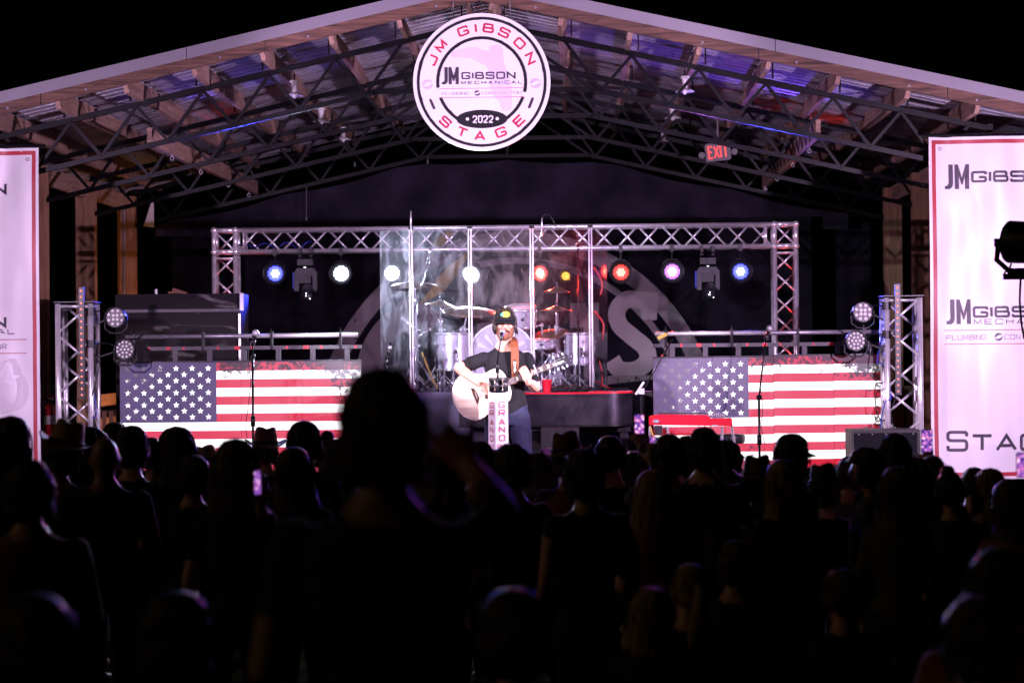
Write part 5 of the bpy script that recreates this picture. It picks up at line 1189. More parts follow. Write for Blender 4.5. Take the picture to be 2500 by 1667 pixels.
def cowboy_hat(c, s, mt, parent, name='hat', curl=1.0, w=1.0):
    t = bpy.data.objects.new('cowboy_hat', None); m = MB(); vs = []; n = 36; c = Vector(c)
    prof = [(.0, .135), (.03, .132), (.060, .138), (.076, .126), (.087, .07), (.094, .01)]
    for r_, z in prof:
        for j in range(n):
            a = 2*math.pi*j/n; x = math.cos(a)*r_; y = math.sin(a)*r_*1.2; zz = z-.016*math.exp(-(x/.026)**2)*(z > .1)-.016*(z > .05)*max(0, math.sin(a))*(r_ > .05)
            vs.append((c.x+x*s, c.y+y*s, c.z+zz*s))
    k = len(prof); fs = [(i*n+j, i*n+(j+1) % n, (i+1)*n+(j+1) % n, (i+1)*n+j) for i in range(k-1) for j in range(n)]+[tuple(range(n-1, -1, -1))]
    m.add(vs, fs); cr = m.obj('hat', mt, parent, True)
    m = MB(); vs = []
    br = [(.093, .012, 1), (.12, .006, 1), (.15, .006, 1), (.178, .010, 1), (.180, .006, 1), (.15, .001, 1), (.12, .0, 1), (.093, .006, 1)]
    for r_, z, _ in br:
        for j in range(n):
            a = 2*math.pi*j/n; q = (r_-.093)/.087; x = math.cos(a)*r_*w; y = math.sin(a)*r_*1.18
            zz = z+curl*.036*q*q*abs(math.cos(a))**2-.028*q*abs(math.sin(a))**2; x *= 1-.12*curl*q*abs(math.cos(a))
            vs.append((c.x+x*s, c.y+y*s, c.z+zz*s))
    k = len(br); m.add(vs, [(i*n+j, i*n+(j+1) % n, (i+1)*n+(j+1) % n, (i+1)*n+j) for i in range(k-1) for j in range(n)]); m.obj('hat_brim', mt, parent, True)
    m = MB(); m.lathe([(.0955, .012), (.0945, .03)], 36, c, None, 0, s, s*1.2) if False else m.tube([(c.x+math.cos(2*math.pi*j/24)*.0965*s, c.y+math.sin(2*math.pi*j/24)*.0965*1.2*s, c.z+.022*s) for j in range(25)], .008*s, 6, False); m.obj('hat_band', 'hat_black', parent, True)
def ball_cap(c, s, mt, parent, fwd=1, visor=True, nm='cap'):
    c = Vector(c); m = MB(); vs = []; n = 30; rows = 8
    for i in range(rows+1):
        a_ = i/rows*math.pi/2
        for j in range(n):
            a = 2*math.pi*j/n; r_ = math.sin(a_) if i else .02
            vs.append((c.x+math.cos(a)*r_*.088*s, c.y+math.sin(a)*r_*.108*s, c.z+(.018+math.cos(a_)*.106)*s*1.0+.002*math.sin(a*6)*s))
    m.add(vs, [(i*n+j, i*n+(j+1) % n, (i+1)*n+(j+1) % n, (i+1)*n+j) for i in range(rows) for j in range(n)]+[tuple(range(n-1, -1, -1))]); m.ell(c+Vector((0, 0, .125*s)), (.008*s, .008*s, .005*s), 8, 5)
    o = m.obj(nm, mt, parent, True)
    if visor:
        m = MB(); vs = []; nn = 14
        for q, lift in ((0, .004), (1, .004), (1, 0), (0, 0)):
            for j in range(nn+1):
                a = R(20+140*j/nn); rx, ry = .083, .10
                x = math.cos(a)*rx*(1+.05*q); y = math.sin(a)*(ry+q*.072*math.sin(R(180*j/nn)))
                vs.append((c.x+x*s, c.y+fwd*y*s, c.z+(.022+lift-q*.022-.018*abs(math.cos(a))**2*q)*s))
        w = nn+1; m.add(vs, [(r_*w+j, r_*w+j+1, ((r_+1) % 4)*w+j+1, ((r_+1) % 4)*w+j) for r_ in range(4) for j in range(nn)]); m.obj('cap_visor', mt, parent, True)
    return o
PGROUP = 'people in the crowd'
def person(px, top, ppm, label, hair='short', hmat='hair_dark', shirt='cloth_dark', pants='denim', skin='skin', hat=None, hatmat='hat_tan', turn=0, arms='down', seated=False, wide=1.0, fem=False, tilt=0, voxel=.022, sleeve=.6, seed=0, upR=None, hand_curl=.5, phone=None, long=.42):
    Y = FPX/ppm; tp = P(px, top, Y); g = ground_z(Y); H = tp.z-g
    extra = {'cowboy': .098, 'cap': .012, None: .012 if hair != 'bald' else 0, 'beanie': .02}[hat]
    if seated: s = (H-.42-extra)/.90
    else: s = (H-extra)/1.75
    s = max(.62, min(1.12, s)); rnd = random.Random(seed+int(px))
    t = empty('person', (tp.x, Y, g), label, 'person', PGROUP); base = Vector((0, 0, 0))
    parts = []; segs = []
    dz = (H-extra)-1.75*s  # seated people and very short ones shift as a whole
    def V(x, y, z): return Vector((x*s*1.0, y*s, z*s+dz))
    sw = (.86 if fem else 1.0)*wide
    parts.append(loft([(V(0, .0, z).x, V(0, yo, z).y, V(0, 0, z).z, rx*s*(wide if z < 1.2 else sw), ry*s*(.9+.1*wide)) for z, rx, ry, yo in ((.80, .12, .09, 0), (.86, .168 if not fem else .175, .118, 0), (.95, .162, .112, 0), (1.05, .148 if not fem else .13, .102, .005), (1.18, .163, .115, .005), (1.30, .182, .120, -.005), (1.38, .188, .105, -.012), (1.425, .155, .085, -.015), (1.455, .095, .068, -.012), (1.50, .06, .06, -.006))]))
    hz = V(0, .015, 1.625)
    parts.append(loft([(0, V(0, -.008, 0).y, V(0, 0, 1.44).z, .062*s, .062*s), (0, 0, V(0, 0, 1.57).z, .055*s, .058*s)], 14))
    h = MB(); h.ell(hz+V(0, -.008, .02)-V(0, 0, 0), (.079*s, .098*s, .106*s), 18, 12); h.ell(hz+V(0, .022, -.05)-V(0, 0, 0), (.060*s, .072*s, .075*s), 14, 9); h.ell(hz+V(0, .102, -.012)-V(0, 0, 0), (.013*s, .018*s, .026*s), 8, 6); parts.append(h)
    for k in (-1, 1): e = MB(); e.ell(hz+V(k*.081, -.006, -.012)-V(0, 0, 0), (.012*s, .020*s, .032*s), 8, 6); parts.append(e)
    segs += [(tuple(V(0, 0, 1.49)), tuple(hz), 0, .09*s), (tuple(V(0, 0, .98)), tuple(V(0, 0, 1.32)), 1, .14*s), (tuple(V(-.12*sw, 0, 1.40)), tuple(V(.12*sw, 0, 1.40)), 1, .07*s), (tuple(V(-.07, 0, .88)), tuple(V(.07, 0, .88)), 2, .11*s)]
    for k in (-1, 1):
        sh = V(k*.178*sw, -.01, 1.395); mode = arms
        if arms in ('right', 'left'): mode = 'up' if (arms == 'right') == (k == 1) else 'down'
        if arms == 'both': mode = 'up'
        if mode == 'up': el = sh+V(k*.10, .16, .04)-V(0, 0, 0); wr = el+V(-k*.06, .08, .235)-V(0, 0, 0); fwd = V(-.1*k, .05, 1)-V(0, 0, 0); pn = V(0, 1, 0)-V(0, 0, 0)
        if mode == 'up' and upR: el, wr, fwd, pn = [Vector(q) for q in upR]
        elif mode == 'front': el = sh+V(k*.05, .06, -.26)-V(0, 0, 0); wr = el+V(-k*.12, .20, .06)-V(0, 0, 0); fwd = V(-.3*k, .6, .3)-V(0, 0, 0); pn = V(-k, 0, .2)-V(0, 0, 0)
        else: el = sh+V(k*(.055+.02*rnd.random()), -.03, -.285)-V(0, 0, 0); wr = el+V(k*.0, .09+.08*rnd.random(), -.235)-V(0, 0, 0); fwd = V(0, .25, -1)-V(0, 0, 0); pn = V(-k, 0, 0)-V(0, 0, 0)
        parts.append(limb([sh, sh.lerp(el, .5), el], [.056*s*(.9 if fem else 1.05), .050*s*(.88 if fem else 1.05), .041*s])); parts.append(limb([el, el.lerp(wr, .35), wr], [.041*s, .042*s, .028*s]))
        hp, hs = hand(wr, fwd, pn, -k if mode == 'up' else k, s, hand_curl if mode == 'up' else .4, fr=.0115 if mode == 'up' else .0125); parts += hp
        mid = sh.lerp(el, sleeve); segs += [(tuple(sh), tuple(mid), 1, .05*s), (tuple(mid), tuple(el), 0 if sleeve < 1 else 1, .045*s), (tuple(el), tuple(wr), 0 if sleeve < 1 else 1, .035*s)]+[(a, b, 0, r_) for a, b, r_ in hs]
        if mode == 'up': t['_hand'] = 0; HANDS[t.name] = (Vector(wr), Vector(fwd).normalized())
        if seated: hip = V(k*.09, 0, .88); kn = V(k*.12, .44, .90); an = Vector((kn.x, kn.y+.05*s, max(.07, kn.z-.42*s))); 
        else: hip = V(k*.09, 0, .88); kn = V(k*.105, .02, .48); an = V(k*.115, -.01, .085)
        if not seated and dz < -.001: pass
        parts.append(limb([hip, hip.lerp(kn, .45), kn], [.088*s, .078*s, .056*s])); parts.append(limb([kn, kn.lerp(an, .35), an], [.056*s, .058*s, .038*s])); ft = MB(); ft.ell(an+Vector((0, .06*s, -.045*s)), (.045*s, .13*s, .038*s), 12, 8); parts.append(ft)
        segs += [(tuple(hip), tuple(kn), 2, .07*s), (tuple(kn), tuple(an), 2, .05*s), (tuple(an+Vector((0, 0, -.05*s))), tuple(an+Vector((0, .13*s, -.05*s))), 3, .04*s)]
    rotz = Matrix.Rotation(turn, 4, 'Z')
    me = remesh(parts, voxel*s, 3); zone_paint(me, segs, [skin, shirt, pants, 'shoe'])
    b = bpy.data.objects.new('body', me); col.objects.link(b); b.parent = t
    kids = []
    hc = hz+V(0, -.008, .02)-V(0, 0, 0)
    class Q: pass
    before = set(col.objects)
    tmp = t; WL_keep = WL.pop(t.name)
    if hair == 'short': hair_shell(hc, s, .075+.03*rnd.random(), 1+.08*rnd.random(), seed=seed+int(px), wavy=.045, thick=1.07+.07*rnd.random(), back=0, lump=.15).obj('hair', hmat, t, True)
    elif hair == 'long': hair_shell(hc, s, long, 1.12, seed+int(px), .035, thick=1.12, flare=.5).obj('hair', hmat, t, True)
    elif hair == 'wavy': hair_shell(hc, s, long, 1.15, seed+int(px), .075, thick=1.15, flare=1.5, ragged=.05, lump=.2).obj('hair', hmat, t, True)
    elif hair == 'curly': hair_shell(hc, s, .17, 1.3, seed+int(px), .10, thick=1.25, flare=.6, ragged=.04, lump=.28).obj('hair', hmat, t, True)
    elif hair in ('pony', 'bun'):
        hair_shell(hc, s, .06, seed=seed+int(px), wavy=.02, thick=1.08, back=0).obj('hair', hmat, t, True)
        m = MB()
        if hair == 'pony': m.tube([hc+Vector((0, -.10*s, .03*s)), hc+Vector((0, -.155*s, .0)), hc+Vector((.005, -.15*s, -.12*s)), hc+Vector((.0, -.12*s, -.26*s)), hc+Vector((0, -.11*s, -.34*s))], [.022*s, .036*s, .045*s, .034*s, .008*s], 14)
        else: m.ell(hc+Vector((0, -.03*s, .135*s)), (.05*s, .05*s, .042*s), 14, 9)
        m.obj('hair_tie' if False else 'ponytail', hmat, t, True)
    if hat == 'cowboy': cowboy_hat(hc+Vector((0, -.005*s, .052*s)), s*1.06, hatmat, t, w=1.0)
    elif hat == 'cap': ball_cap(hc+Vector((0, 0, -.005)), s*1.04, hatmat, t)
    elif hat == 'back': ball_cap(hc+Vector((0, 0, -.005)), s*1.04, hatmat, t, -1)
    WL[t.name] = WL_keep
    t.rotation_euler.z = turn
    if tilt:
        mt_ = Matrix.Translation(V(0, 0, 1.48)) @ Matrix.Rotation(R(tilt), 4, 'Y') @ Matrix.Translation(-V(0, 0, 1.48))
        for o in t.children:
            if o.name.split('.')[0] in ('hat', 'hat_brim', 'hat_band', 'cap', 'cap_visor', 'hair', 'ponytail'): o.data.transform(mt_)
        zc = V(0, 0, 1.46).z
        M3 = mt_
        for v in b.data.vertices:
            if v.co.z > zc and abs(v.co.x) < .13*s and arms != 'both':
                w = min(1, (v.co.z-zc)/(.08*s)); v.co = v.co.lerp(M3 @ v.co, w)
    if seated: camp_chair(t, tp.x, Y, g, s, label)
    return t
HANDS = {}
CH = [0]
def camp_chair(t, x, Y, g, s, plabel):
    CH[0] += 1
    c = empty('camp_chair', (x, Y, g), 'dark folding camp chair under the '+plabel.split(' seated')[0].replace('person with ', 'person with '), 'chair', 'camp chairs on the grass')
    MB().box((x, Y+.18, g+.40), (.50, .46, .02)).obj('seat', 'cloth_dark', c); MB().box((x, Y-.13, g+.58), (.50, .02, .38), Matrix.Rotation(R(-10), 3, 'X')).obj('backrest', 'cloth_dark', c)
    for i in (-1, 1):
        for a, b in ((-.1, .44), (.40, -.12)): MB().tube([(x+i*.25, Y+a, g+.40 if a > 0 else g+.60), (x+i*.25, Y+b, g+.012)], .011, 7).obj('leg', 'steel_black', c, True)
        MB().box((x+i*.27, Y+.15, g+.60), (.05, .42, .02)).obj('armrest', 'cloth_dark', c)
emis('screen_glow', (1, 1, 1), 1)
def phone_screen():
    m, nt, b = nodes_of('phone_screen'); n, l = nt.nodes, nt.links
    tc = n.new('ShaderNodeTexCoord'); v = n.new('ShaderNodeTexNoise'); v.inputs['Scale'].default_value = 62; v.inputs['Detail'].default_value = 5; l.new(tc.outputs['Object'], v.inputs[0])
    rp = n.new('ShaderNodeValToRGB'); e = rp.color_ramp.elements; e[0].position = .40; e[0].color = (.03, .02, .16, 1); e[1].position = .66; e[1].color = (1, .75, 1, 1)
    k = rp.color_ramp.elements.new(.52); k.color = (.22, .07, .42, 1); k = rp.color_ramp.elements.new(.59); k.color = (.6, .12, .25, 1)
    l.new(v.outputs[0], rp.inputs[0]); l.new(rp.outputs[0], b.inputs['Emission Color']); b.inputs['Emission Strength'].default_value = 1.7; b.inputs['Base Color'].default_value = (.01, .01, .01, 1); b.inputs['Roughness'].default_value = .2
phone_screen()
def phone(px, py, Y, hpx, label, yaw=0, aspect=.50):
    c = P(px, py, Y); h = hpx*Y/FPX; w = h*aspect; t = empty('smartphone', c, label, 'phone', 'phones held up in the crowd'); rz = Matrix.Rotation(yaw, 3, 'Z')
    q = MB(); rr_ = w*.12; pts = []
    for cx, cy, a0 in ((w/2-rr_, h/2-rr_, 0), (-w/2+rr_, h/2-rr_, 90), (-w/2+rr_, -h/2+rr_, 180), (w/2-rr_, -h/2+rr_, 270)):
        for k in range(5): a = R(a0+22.5*k); pts.append((cx+rr_*math.cos(a), cy+rr_*math.sin(a)))
    q.prism(pts, c, rz @ Vector((1,0,0)), (0,0,1), rz @ Vector((0,.009,0))); q.obj('case', 'black_plastic', t)
    q = MB(); q.prism([(x*.90, y*.92) for x, y in pts], c+rz @ Vector((0, -.002, 0)), rz @ Vector((1,0,0)), (0,0,1), rz @ Vector((0, .001, 0))); q.obj('screen', 'phone_screen', t)
    return t
# ------------------------------------------------------------------ the crowd (head x, head top y, pixels per metre there)
A = math.radians
crowd = [
 (20, 1026, 470, 'person with long dark hair at the left frame edge', dict(hair='long', fem=True, turn=A(-14))),
 (138, 1018, 440, 'person in a large tilted tan cowboy hat and tan shirt', dict(hat='cowboy', hatmat='hat_tan', shirt='cloth_tan', wide=1.1, tilt=14, sleeve=1)),
 (205, 1054, 370, 'person with tousled short hair between the tan hat and a bald man', dict(hair='curly', shirt='cloth_dark')),
 (255, 1067, 460, 'broad bald man in dark clothes near the left tower', dict(hair='bald', wide=1.15, shirt='cloth_dark', sleeve=1, skin='skin_dark')),
 (284, 1038, 350, 'person with dark hair just left of the left flag', dict(shirt='cloth_dark')),
 (322, 1048, 410, 'person with dark round hair below the left flag canton', dict(shirt='cloth_navy', wide=.95)),
 (375, 1074, 360, 'person in a dark cap between two heads at the left flag', dict(hat='cap', hatmat='hat_black')),
 (436, 1051, 410, 'woman with very long wavy hair before the left flag', dict(hair='wavy', hmat='hair_brown', fem=True, long=.46, wide=1.05)),
 (512, 1079, 340, 'person in a small rose cowboy hat tilted back', dict(hat='cowboy', hatmat='hat_rose', shirt='cloth_red', tilt=-8)),
 (574, 1082, 545, 'woman with long straight brown hair holding a phone', dict(hair='long', hmat='hair_brown', fem=True, long=.44, wide=1.0, turn=0, tilt=0, arms='right', reach=((655, 1300, 10.85), (636, 1235, 10.75)), voxel=.014)),
 (646, 1037, 330, 'person in a pale felt cowboy hat at the microphone stand', dict(hat='cowboy', hatmat='hat_rose', shirt='cloth_dark')),
 (744, 1035, 415, 'man with thick short dark hair before the left flag', dict(shirt='cloth_navy', wide=1.05)),
 (723, 1101, 470, 'woman with auburn shoulder hair in front of the short haired man', dict(hair='long', hmat='hair_brown', fem=True, long=.30)),
 (800, 1070, 370, 'person with a bun right of the left flag', dict(hair='bun', fem=True)),
 (838, 1082, 400, 'person with curly hair beside the big foreground man', dict(hair='curly', hmat='hair_dark')),
 (1072, 1092, 430, 'person with wavy hair hidden below the raised cup', dict(hair='wavy', hmat='hair_brown', fem=True, long=.3)),
 (1169, 1084, 400, 'grey haired person below the white lettered column', dict(hair='short', hmat='hair_brown', shirt='cloth_grey')),
 (1250, 1090, 480, 'man with glasses turned slightly before the performer', dict(turn=A(30), shirt='cloth_dark')),
 (1392, 1046, 400, 'person in a dark cowboy hat and reddish shirt before the piano', dict(hat='cowboy', hatmat='hat_brown', shirt='cloth_red', wide=1.05, sleeve=1)),
 (1430, 1104, 520, 'person in dark tank top with neat black hair in front of the red shirt', dict(hair='short', shirt='cloth_dark', sleeve=.15, wide=1.0)),
 (1494, 1072, 400, 'man with short hair lit blue at the shoulder', dict(shirt='cloth_navy')),
 (1600, 1075, 420, 'person raising a phone on a long straight arm', dict(hair='short', arms='left', shirt='cloth_grey', fem=True, turn=0, tilt=0, reach=((1578, 1160, 14.15), (1565, 1090, 14.25)), voxel=.014)),
 (1632, 1067, 440, 'man with a round dark head left of the cap wearer', dict(shirt='cloth_dark', wide=1.05, turn=0, tilt=0, arms='left', reach=((1596, 1200, 13.6), (1597, 1137, 13.85)), voxel=.014)),
 (1675, 1070, 415, 'person in a snug cap beside the round headed man', dict(hat='cap', hatmat='hat_black')),
 (1718, 1050, 430, 'broad man in a plain black cap before the steel guitar', dict(hat='cap', hatmat='hat_black', wide=1.22, shirt='cloth_dark')),
 (1768, 1086, 380, 'woman with curly bob and white top behind the black cap', dict(hair='curly', fem=True, shirt='cloth_white', turn=A(-35))),
 (1588, 1155, 480, 'blonde woman with straight hair below the raised phone', dict(hair='long', hmat='hair_blonde', fem=True, long=.34, shirt='cloth_rust')),
 (1852, 1100, 430, 'person in a brown straw hat before the right microphone', dict(hat='cowboy', hatmat='hat_brown', shirt='cloth_dark', wide=1.0)),
 (1937, 1067, 430, 'man in a snapback cap turned to the right', dict(hat='cap', hatmat='cloth_grey', turn=A(-60), tilt=-8)),
 (1914, 1130, 470, 'woman with long blonde hair and olive jacket', dict(hair='long', hmat='hair_blonde', fem=True, shirt='cloth_olive', sleeve=1, wide=1.08, long=.36)),
 (2018, 1120, 420, 'person in a flat wide dark hat', dict(hat='cowboy', hatmat='hat_black', shirt='cloth_dark')),
 (2066, 1120, 400, 'person with short hair between the flat hat and a profile', dict(shirt='cloth_grey')),
 (2116, 1100, 430, 'man in profile facing left before the speaker cabinet', dict(turn=A(75), shirt='cloth_grey', wide=1.05)),
 (2180, 1067, 430, 'tall man with thick hair before the speaker cabinet', dict(shirt='cloth_dark', wide=1.08)),
 (2188, 1147, 500, 'woman with long brown hair in front of the tall man', dict(hair='long', hmat='hair_brown', fem=True, long=.38, shirt='cloth_olive', sleeve=1)),
 (2276, 1118, 420, 'person holding a phone up beside the right banner', dict(hair='short', arms='left', shirt='cloth_dark', turn=0, tilt=0, reach=((2240, 1190, 14.15), (2268, 1133, 14.25)), voxel=.014)),
 (2323, 1155, 440, 'person with dark hair below the phone at the right banner', dict(hair='bun', fem=True, shirt='cloth_dark')),
 (2371, 1147, 400, 'person with round dark hair below the banner lettering', dict(shirt='cloth_dark')),
 (2416, 1150, 440, 'woman with pale straight hair near the right edge', dict(hair='long', hmat='hair_blonde', fem=True, long=.26)),
 (2474, 1178, 520, 'woman with dark hair at the right frame edge', dict(hair='long', hmat='hair_brown', fem=True, shirt='cloth_rust')),
 (2418, 1352, 760, 'person in a rust sweater seated at the right edge', dict(hair='short', shirt='cloth_rust', seated=True, sleeve=1)),
 (1521, 1306, 500, 'person in a green tee seated behind the red shirt', dict(seated=True, shirt='cloth_green', wide=1.05)),
 (1793, 1325, 530, 'person with glossy dark hair seated mid right', dict(seated=True, shirt='cloth_dark', hair='short', hmat='hair_brown', turn=A(-15))),
 (1677, 1383, 590, 'girl with a blonde ponytail seated between two heads', dict(seated=True, hair='pony', hmat='hair_blonde', fem=True)),
 (1580, 1442, 640, 'person with fair bobbed hair seated low centre right', dict(seated=True, hair='long', hmat='hair_blonde', fem=True, long=.2)),
 (2056, 1398, 600, 'child with a pink lit parting seated right of centre', dict(seated=True, hair='short', hmat='hair_brown', fem=True)),
 (2390, 1470, 900, 'person with a dark head seated in the lower right corner', dict(seated=True, hair='short', wide=1.1)),
 (1262, 1455, 900, 'person with short hair seated at the bottom centre', dict(seated=True, hair='short', wide=1.05, shirt='cloth_navy')),
 (101, 1475, 1060, 'person with smooth hair seated in the lower left corner', dict(seated=True, hair='long', hmat='hair_dark', fem=True, long=.25)),
 (418, 1462, 930, 'person with dark round hair seated low left', dict(seated=True, hair='short', wide=1.05)),
 (70, 1130, 640, 'broad dark shouldered man standing at the left edge', dict(hair='short', wide=1.1, sleeve=1, shirt='cloth_rust')),
 (1207, 1108, 360, 'short person in a dark hood right below the lettered column', dict(shirt='cloth_navy', hair='curly')),
 (1316, 1112, 380, 'person with a wavy bob left of the dark cowboy hat', dict(hair='wavy', hmat='hair_brown', fem=True, long=.22)),
 (1347, 1100, 350, 'man in a dark cap close to the stage by the piano', dict(hat='cap', hatmat='hat_black')),
 (1460, 1118, 370, 'person with cropped hair squeezed right of the neat black hair', dict(shirt='cloth_dark', wide=1.1)),
 (1541, 1108, 380, 'person with long dark hair under the raised phone arm', dict(hair='long', fem=True, long=.3)),
 (1128, 1112, 370, 'person with a high bun between the raised arm and the column', dict(hair='bun', fem=True, shirt='cloth_dark')),
 (968, 1120, 400, 'person with curly dark hair hidden beside the big man neck', dict(hair='curly')),
 (470, 1118, 430, 'person in a dark cap behind the straight haired woman', dict(hat='cap', hatmat='hat_black')),
 (2232, 1128, 420, 'person with thick hair under the speaker cabinet corner', dict(hair='curly', shirt='cloth_grey')),
]
rc = random.Random(21)
for i, (px, top, ppm, lab, kw) in enumerate(crowd):
    if 'reach' in kw:
        (ex_, ey_, eY), (wx_, wy_, wY) = kw.pop('reach'); bY_ = FPX/ppm; bo_ = Vector((P(px, top, bY_).x, bY_, ground_z(bY_))); kw['upR'] = (P(ex_, ey_, eY)-bo_, P(wx_, wy_, wY)-bo_, (-.05, .03, 1), (0, 1, 0))
    kw.setdefault('turn', rc.uniform(-.4, .4)); kw.setdefault('tilt', rc.uniform(-7, 7)); person(px, top, ppm, lab, seed=i, **kw)
# the tall man close to the camera, one arm up with a clear cup
bY = FPX/1030; bo = Vector((P(933, 923, bY).x, bY, ground_z(bY)))
big = person(933, 923, 1030, 'tall out of focus man in the foreground raising a clear cup', hair='short', hmat='hair_dark', shirt='cloth_dark', skin='skin_dark', wide=1.12, arms='right', upR=(P(1232, 1262, bY+.10)-bo, P(1146, 1140, bY+.27)-bo, (-.62, .1, .70), (-.25, .9, .1)), hand_curl=.55, voxel=.013, sleeve=.5, seed=99)
wr, fw = HANDS[big.name]; bl = Vector((P(933, 923, FPX/1030).x, FPX/1030, ground_z(FPX/1030)))
hc_ = bl+wr+fw*.09
cupc = P(1064, 1012, bY+.30)
# ------------------------------------------------------------------ held things
ct = empty('clear_cup', cupc+Vector((0, 0, -.05)), 'clear plastic cup held up by the foreground man', 'cup')
MB().lathe([(0, -.055), (.031, -.055), (.043, .045), (.046, .047), (.046, .051), (.0425, .05), (.030, -.050), (0, -.05)], 24, cupc).obj('wall', 'clear_cup', ct, True)
MB().lathe([(0, -.049), (.0295, -.049), (.037, .012), (0, .012)], 24, cupc).obj('drink', 'clear_cup', ct, True)
phone(1561, 1035, 14.2, 50, 'bright phone held high before the piano on a raised arm'); phone(1593, 1088, 13.9, 48, 'phone seen at an angle below the high phone', A(52))
phone(2263, 1076, 14.2, 56, 'phone filming upright beside the right banner'); phone(628, 1178, 10.6, 62, 'phone at an angle glowing beside the straight haired woman', A(66)); phone(2497, 1135, 12.0, 62, 'phone cut by the right frame edge')
# ------------------------------------------------------------------ the performer
SGY = 21.0; ks = SGY/FPX
def Z1(zx, zy, dy=0):   # enlarged view of the performer: 3.825 px per photo pixel
    return P(1080+zx/3.825, 730+zy/3.825, SGY)+Vector((0, dy, 0))
hd = Z1(585, 285); sx = hd.x
perf = empty('person', (sx, SGY, STAGE_Z), 'performer in black tee and black cap playing guitar at the microphone', 'person')
def W(x, y, z): return Vector((sx+x, SGY+y, STAGE_Z+z))
parts, segs = [], []
parts.append(loft([(sx+dx, SGY+yo, STAGE_Z+z, rx, ry) for z, rx, ry, yo, dx in ((.84, .13, .10, 0, .02), (.92, .172, .122, 0, .02), (1.02, .170, .118, 0, .02), (1.10, .152, .108, 0, .015), (1.20, .162, .114, 0, .01), (1.32, .182, .122, .005, .0), (1.41, .190, .112, .012, 0), (1.465, .160, .092, .015, 0), (1.50, .105, .075, .012, 0), (1.545, .068, .066, .006, 0))], 24))
parts.append(loft([(sx, SGY+.008, STAGE_Z+1.50, .064, .064), (sx, SGY-.01, STAGE_Z+1.63, .060, .062)], 16))
HC = Vector((sx, SGY-.015, STAGE_Z+1.715)); YAW = Matrix.Rotation(R(4), 3, 'Z')
def F(x, y, z): return HC+YAW @ Vector((x, y, z))
h = MB(); h.ell(F(0, .012, .018), (.078, .098, .108), 22, 14); h.ell(F(0, -.022, -.05), (.060, .070, .078), 18, 12); h.ell(F(0, -.052, -.098), (.034, .034, .026), 12, 8); h.ell(F(0, -.06, .028), (.058, .03, .02), 14, 8); parts.append(h)
h = MB(); h.tube([F(0, -.088, .018), F(0, -.104, -.008), F(0, -.116, -.026)], [.009, .012, .016], 10); h.ell(F(0, -.114, -.028), (.017, .014, .012), 10, 7)
for k in (-1, 1): h.ell(F(k*.013, -.104, -.031), (.010, .010, .009), 8, 6); h.ell(F(k*.038, -.074, -.022), (.026, .02, .02), 10, 7)
h.ell(F(0, -.094, -.062), (.024, .012, .007), 10, 6); h.ell(F(0, -.092, -.074), (.021, .012, .008), 10, 6); parts.append(h)
for k in (-1, 1): e = MB(); e.ell(F(k*.082, .012, -.012), (.012, .022, .034), 10, 8); parts.append(e)
segs += [(tuple(W(0, 0, 1.53)), tuple(HC), 0, .085), (tuple(W(0, 0, 1.04)), tuple(W(0, 0, 1.34)), 1, .15), (tuple(W(-.13, .01, 1.44)), tuple(W(.13, .01, 1.44)), 1, .075), (tuple(W(-.05, 0, .90)), tuple(W(.09, 0, .90)), 2, .115)]
shL, elL, wrL = W(-.185, .01, 1.415), Z1(158, 640, -.10), Z1(352, 790, -.215)
shR, elR, wrR = W(.188, .015, 1.410), W(.262, .03, 1.165), Z1(806, 768, -.185)
parts.append(limb([shL, shL.lerp(elL, .5), elL], [.064, .056, .045], 16)); parts.append(limb([elL, elL.lerp(wrL, .35), wrL], [.045, .047, .030], 16))
parts.append(limb([shR, shR.lerp(elR, .5), elR], [.064, .056, .045], 16)); parts.append(limb([elR, elR.lerp(wrR, .35), wrR], [.045, .045, .030], 16))
for a, b in ((shL, elL), (shR, elR)):
    m_ = a.lerp(b, .62); s_ = MB(); s_.tube([a, a.lerp(b, .35), m_], [.060, .063, .064], 18); parts.append(s_); segs += [(tuple(a), tuple(m_), 1, .07), (tuple(m_), tuple(b), 0, .045)]
segs += [(tuple(elL), tuple(wrL), 0, .04), (tuple(elR), tuple(wrR), 0, .04)]
hp, hs = hand(wrL, Z1(452, 850, -.235)-wrL, (.15, .6, -.5), 1, 1.04, .42, .10, .0098); parts += hp; segs += [(a, b, 0, r_) for a, b, r_ in hs]
hp, hs = hand(wrR, (-.30, -.10, .8), (-.35, 1, .1), -1, .98, .72, .06, .0102); parts += hp; segs += [(a, b, 0, r_) for a, b, r_ in hs]
for k, hx, kx in ((-1, -.085, -.12), (1, .115, .165)):
    hip, kn, an = W(hx, 0, .90), W(kx, -.03, .49), W(kx+.01*k, .02, .09); parts.append(limb([hip, hip.lerp(kn, .45), kn], [.098, .088, .064], 16)); parts.append(limb([kn, kn.lerp(an, .35), an], [.064, .064, .048], 16))
    f_ = MB(); f_.ell(an+Vector((0, -.07, -.047)), (.046, .14, .04), 14, 9); parts.append(f_); segs += [(tuple(hip), tuple(kn), 2, .075), (tuple(kn), tuple(an), 2, .055), (tuple(an+Vector((0, 0, -.05))), tuple(an+Vector((0, -.14, -.05))), 3, .045)]
me = remesh(parts, .0062, 3); zone_paint(me, segs, ['skin', 'tee_black', 'denim', 'shoe']); link('body', me, perf)
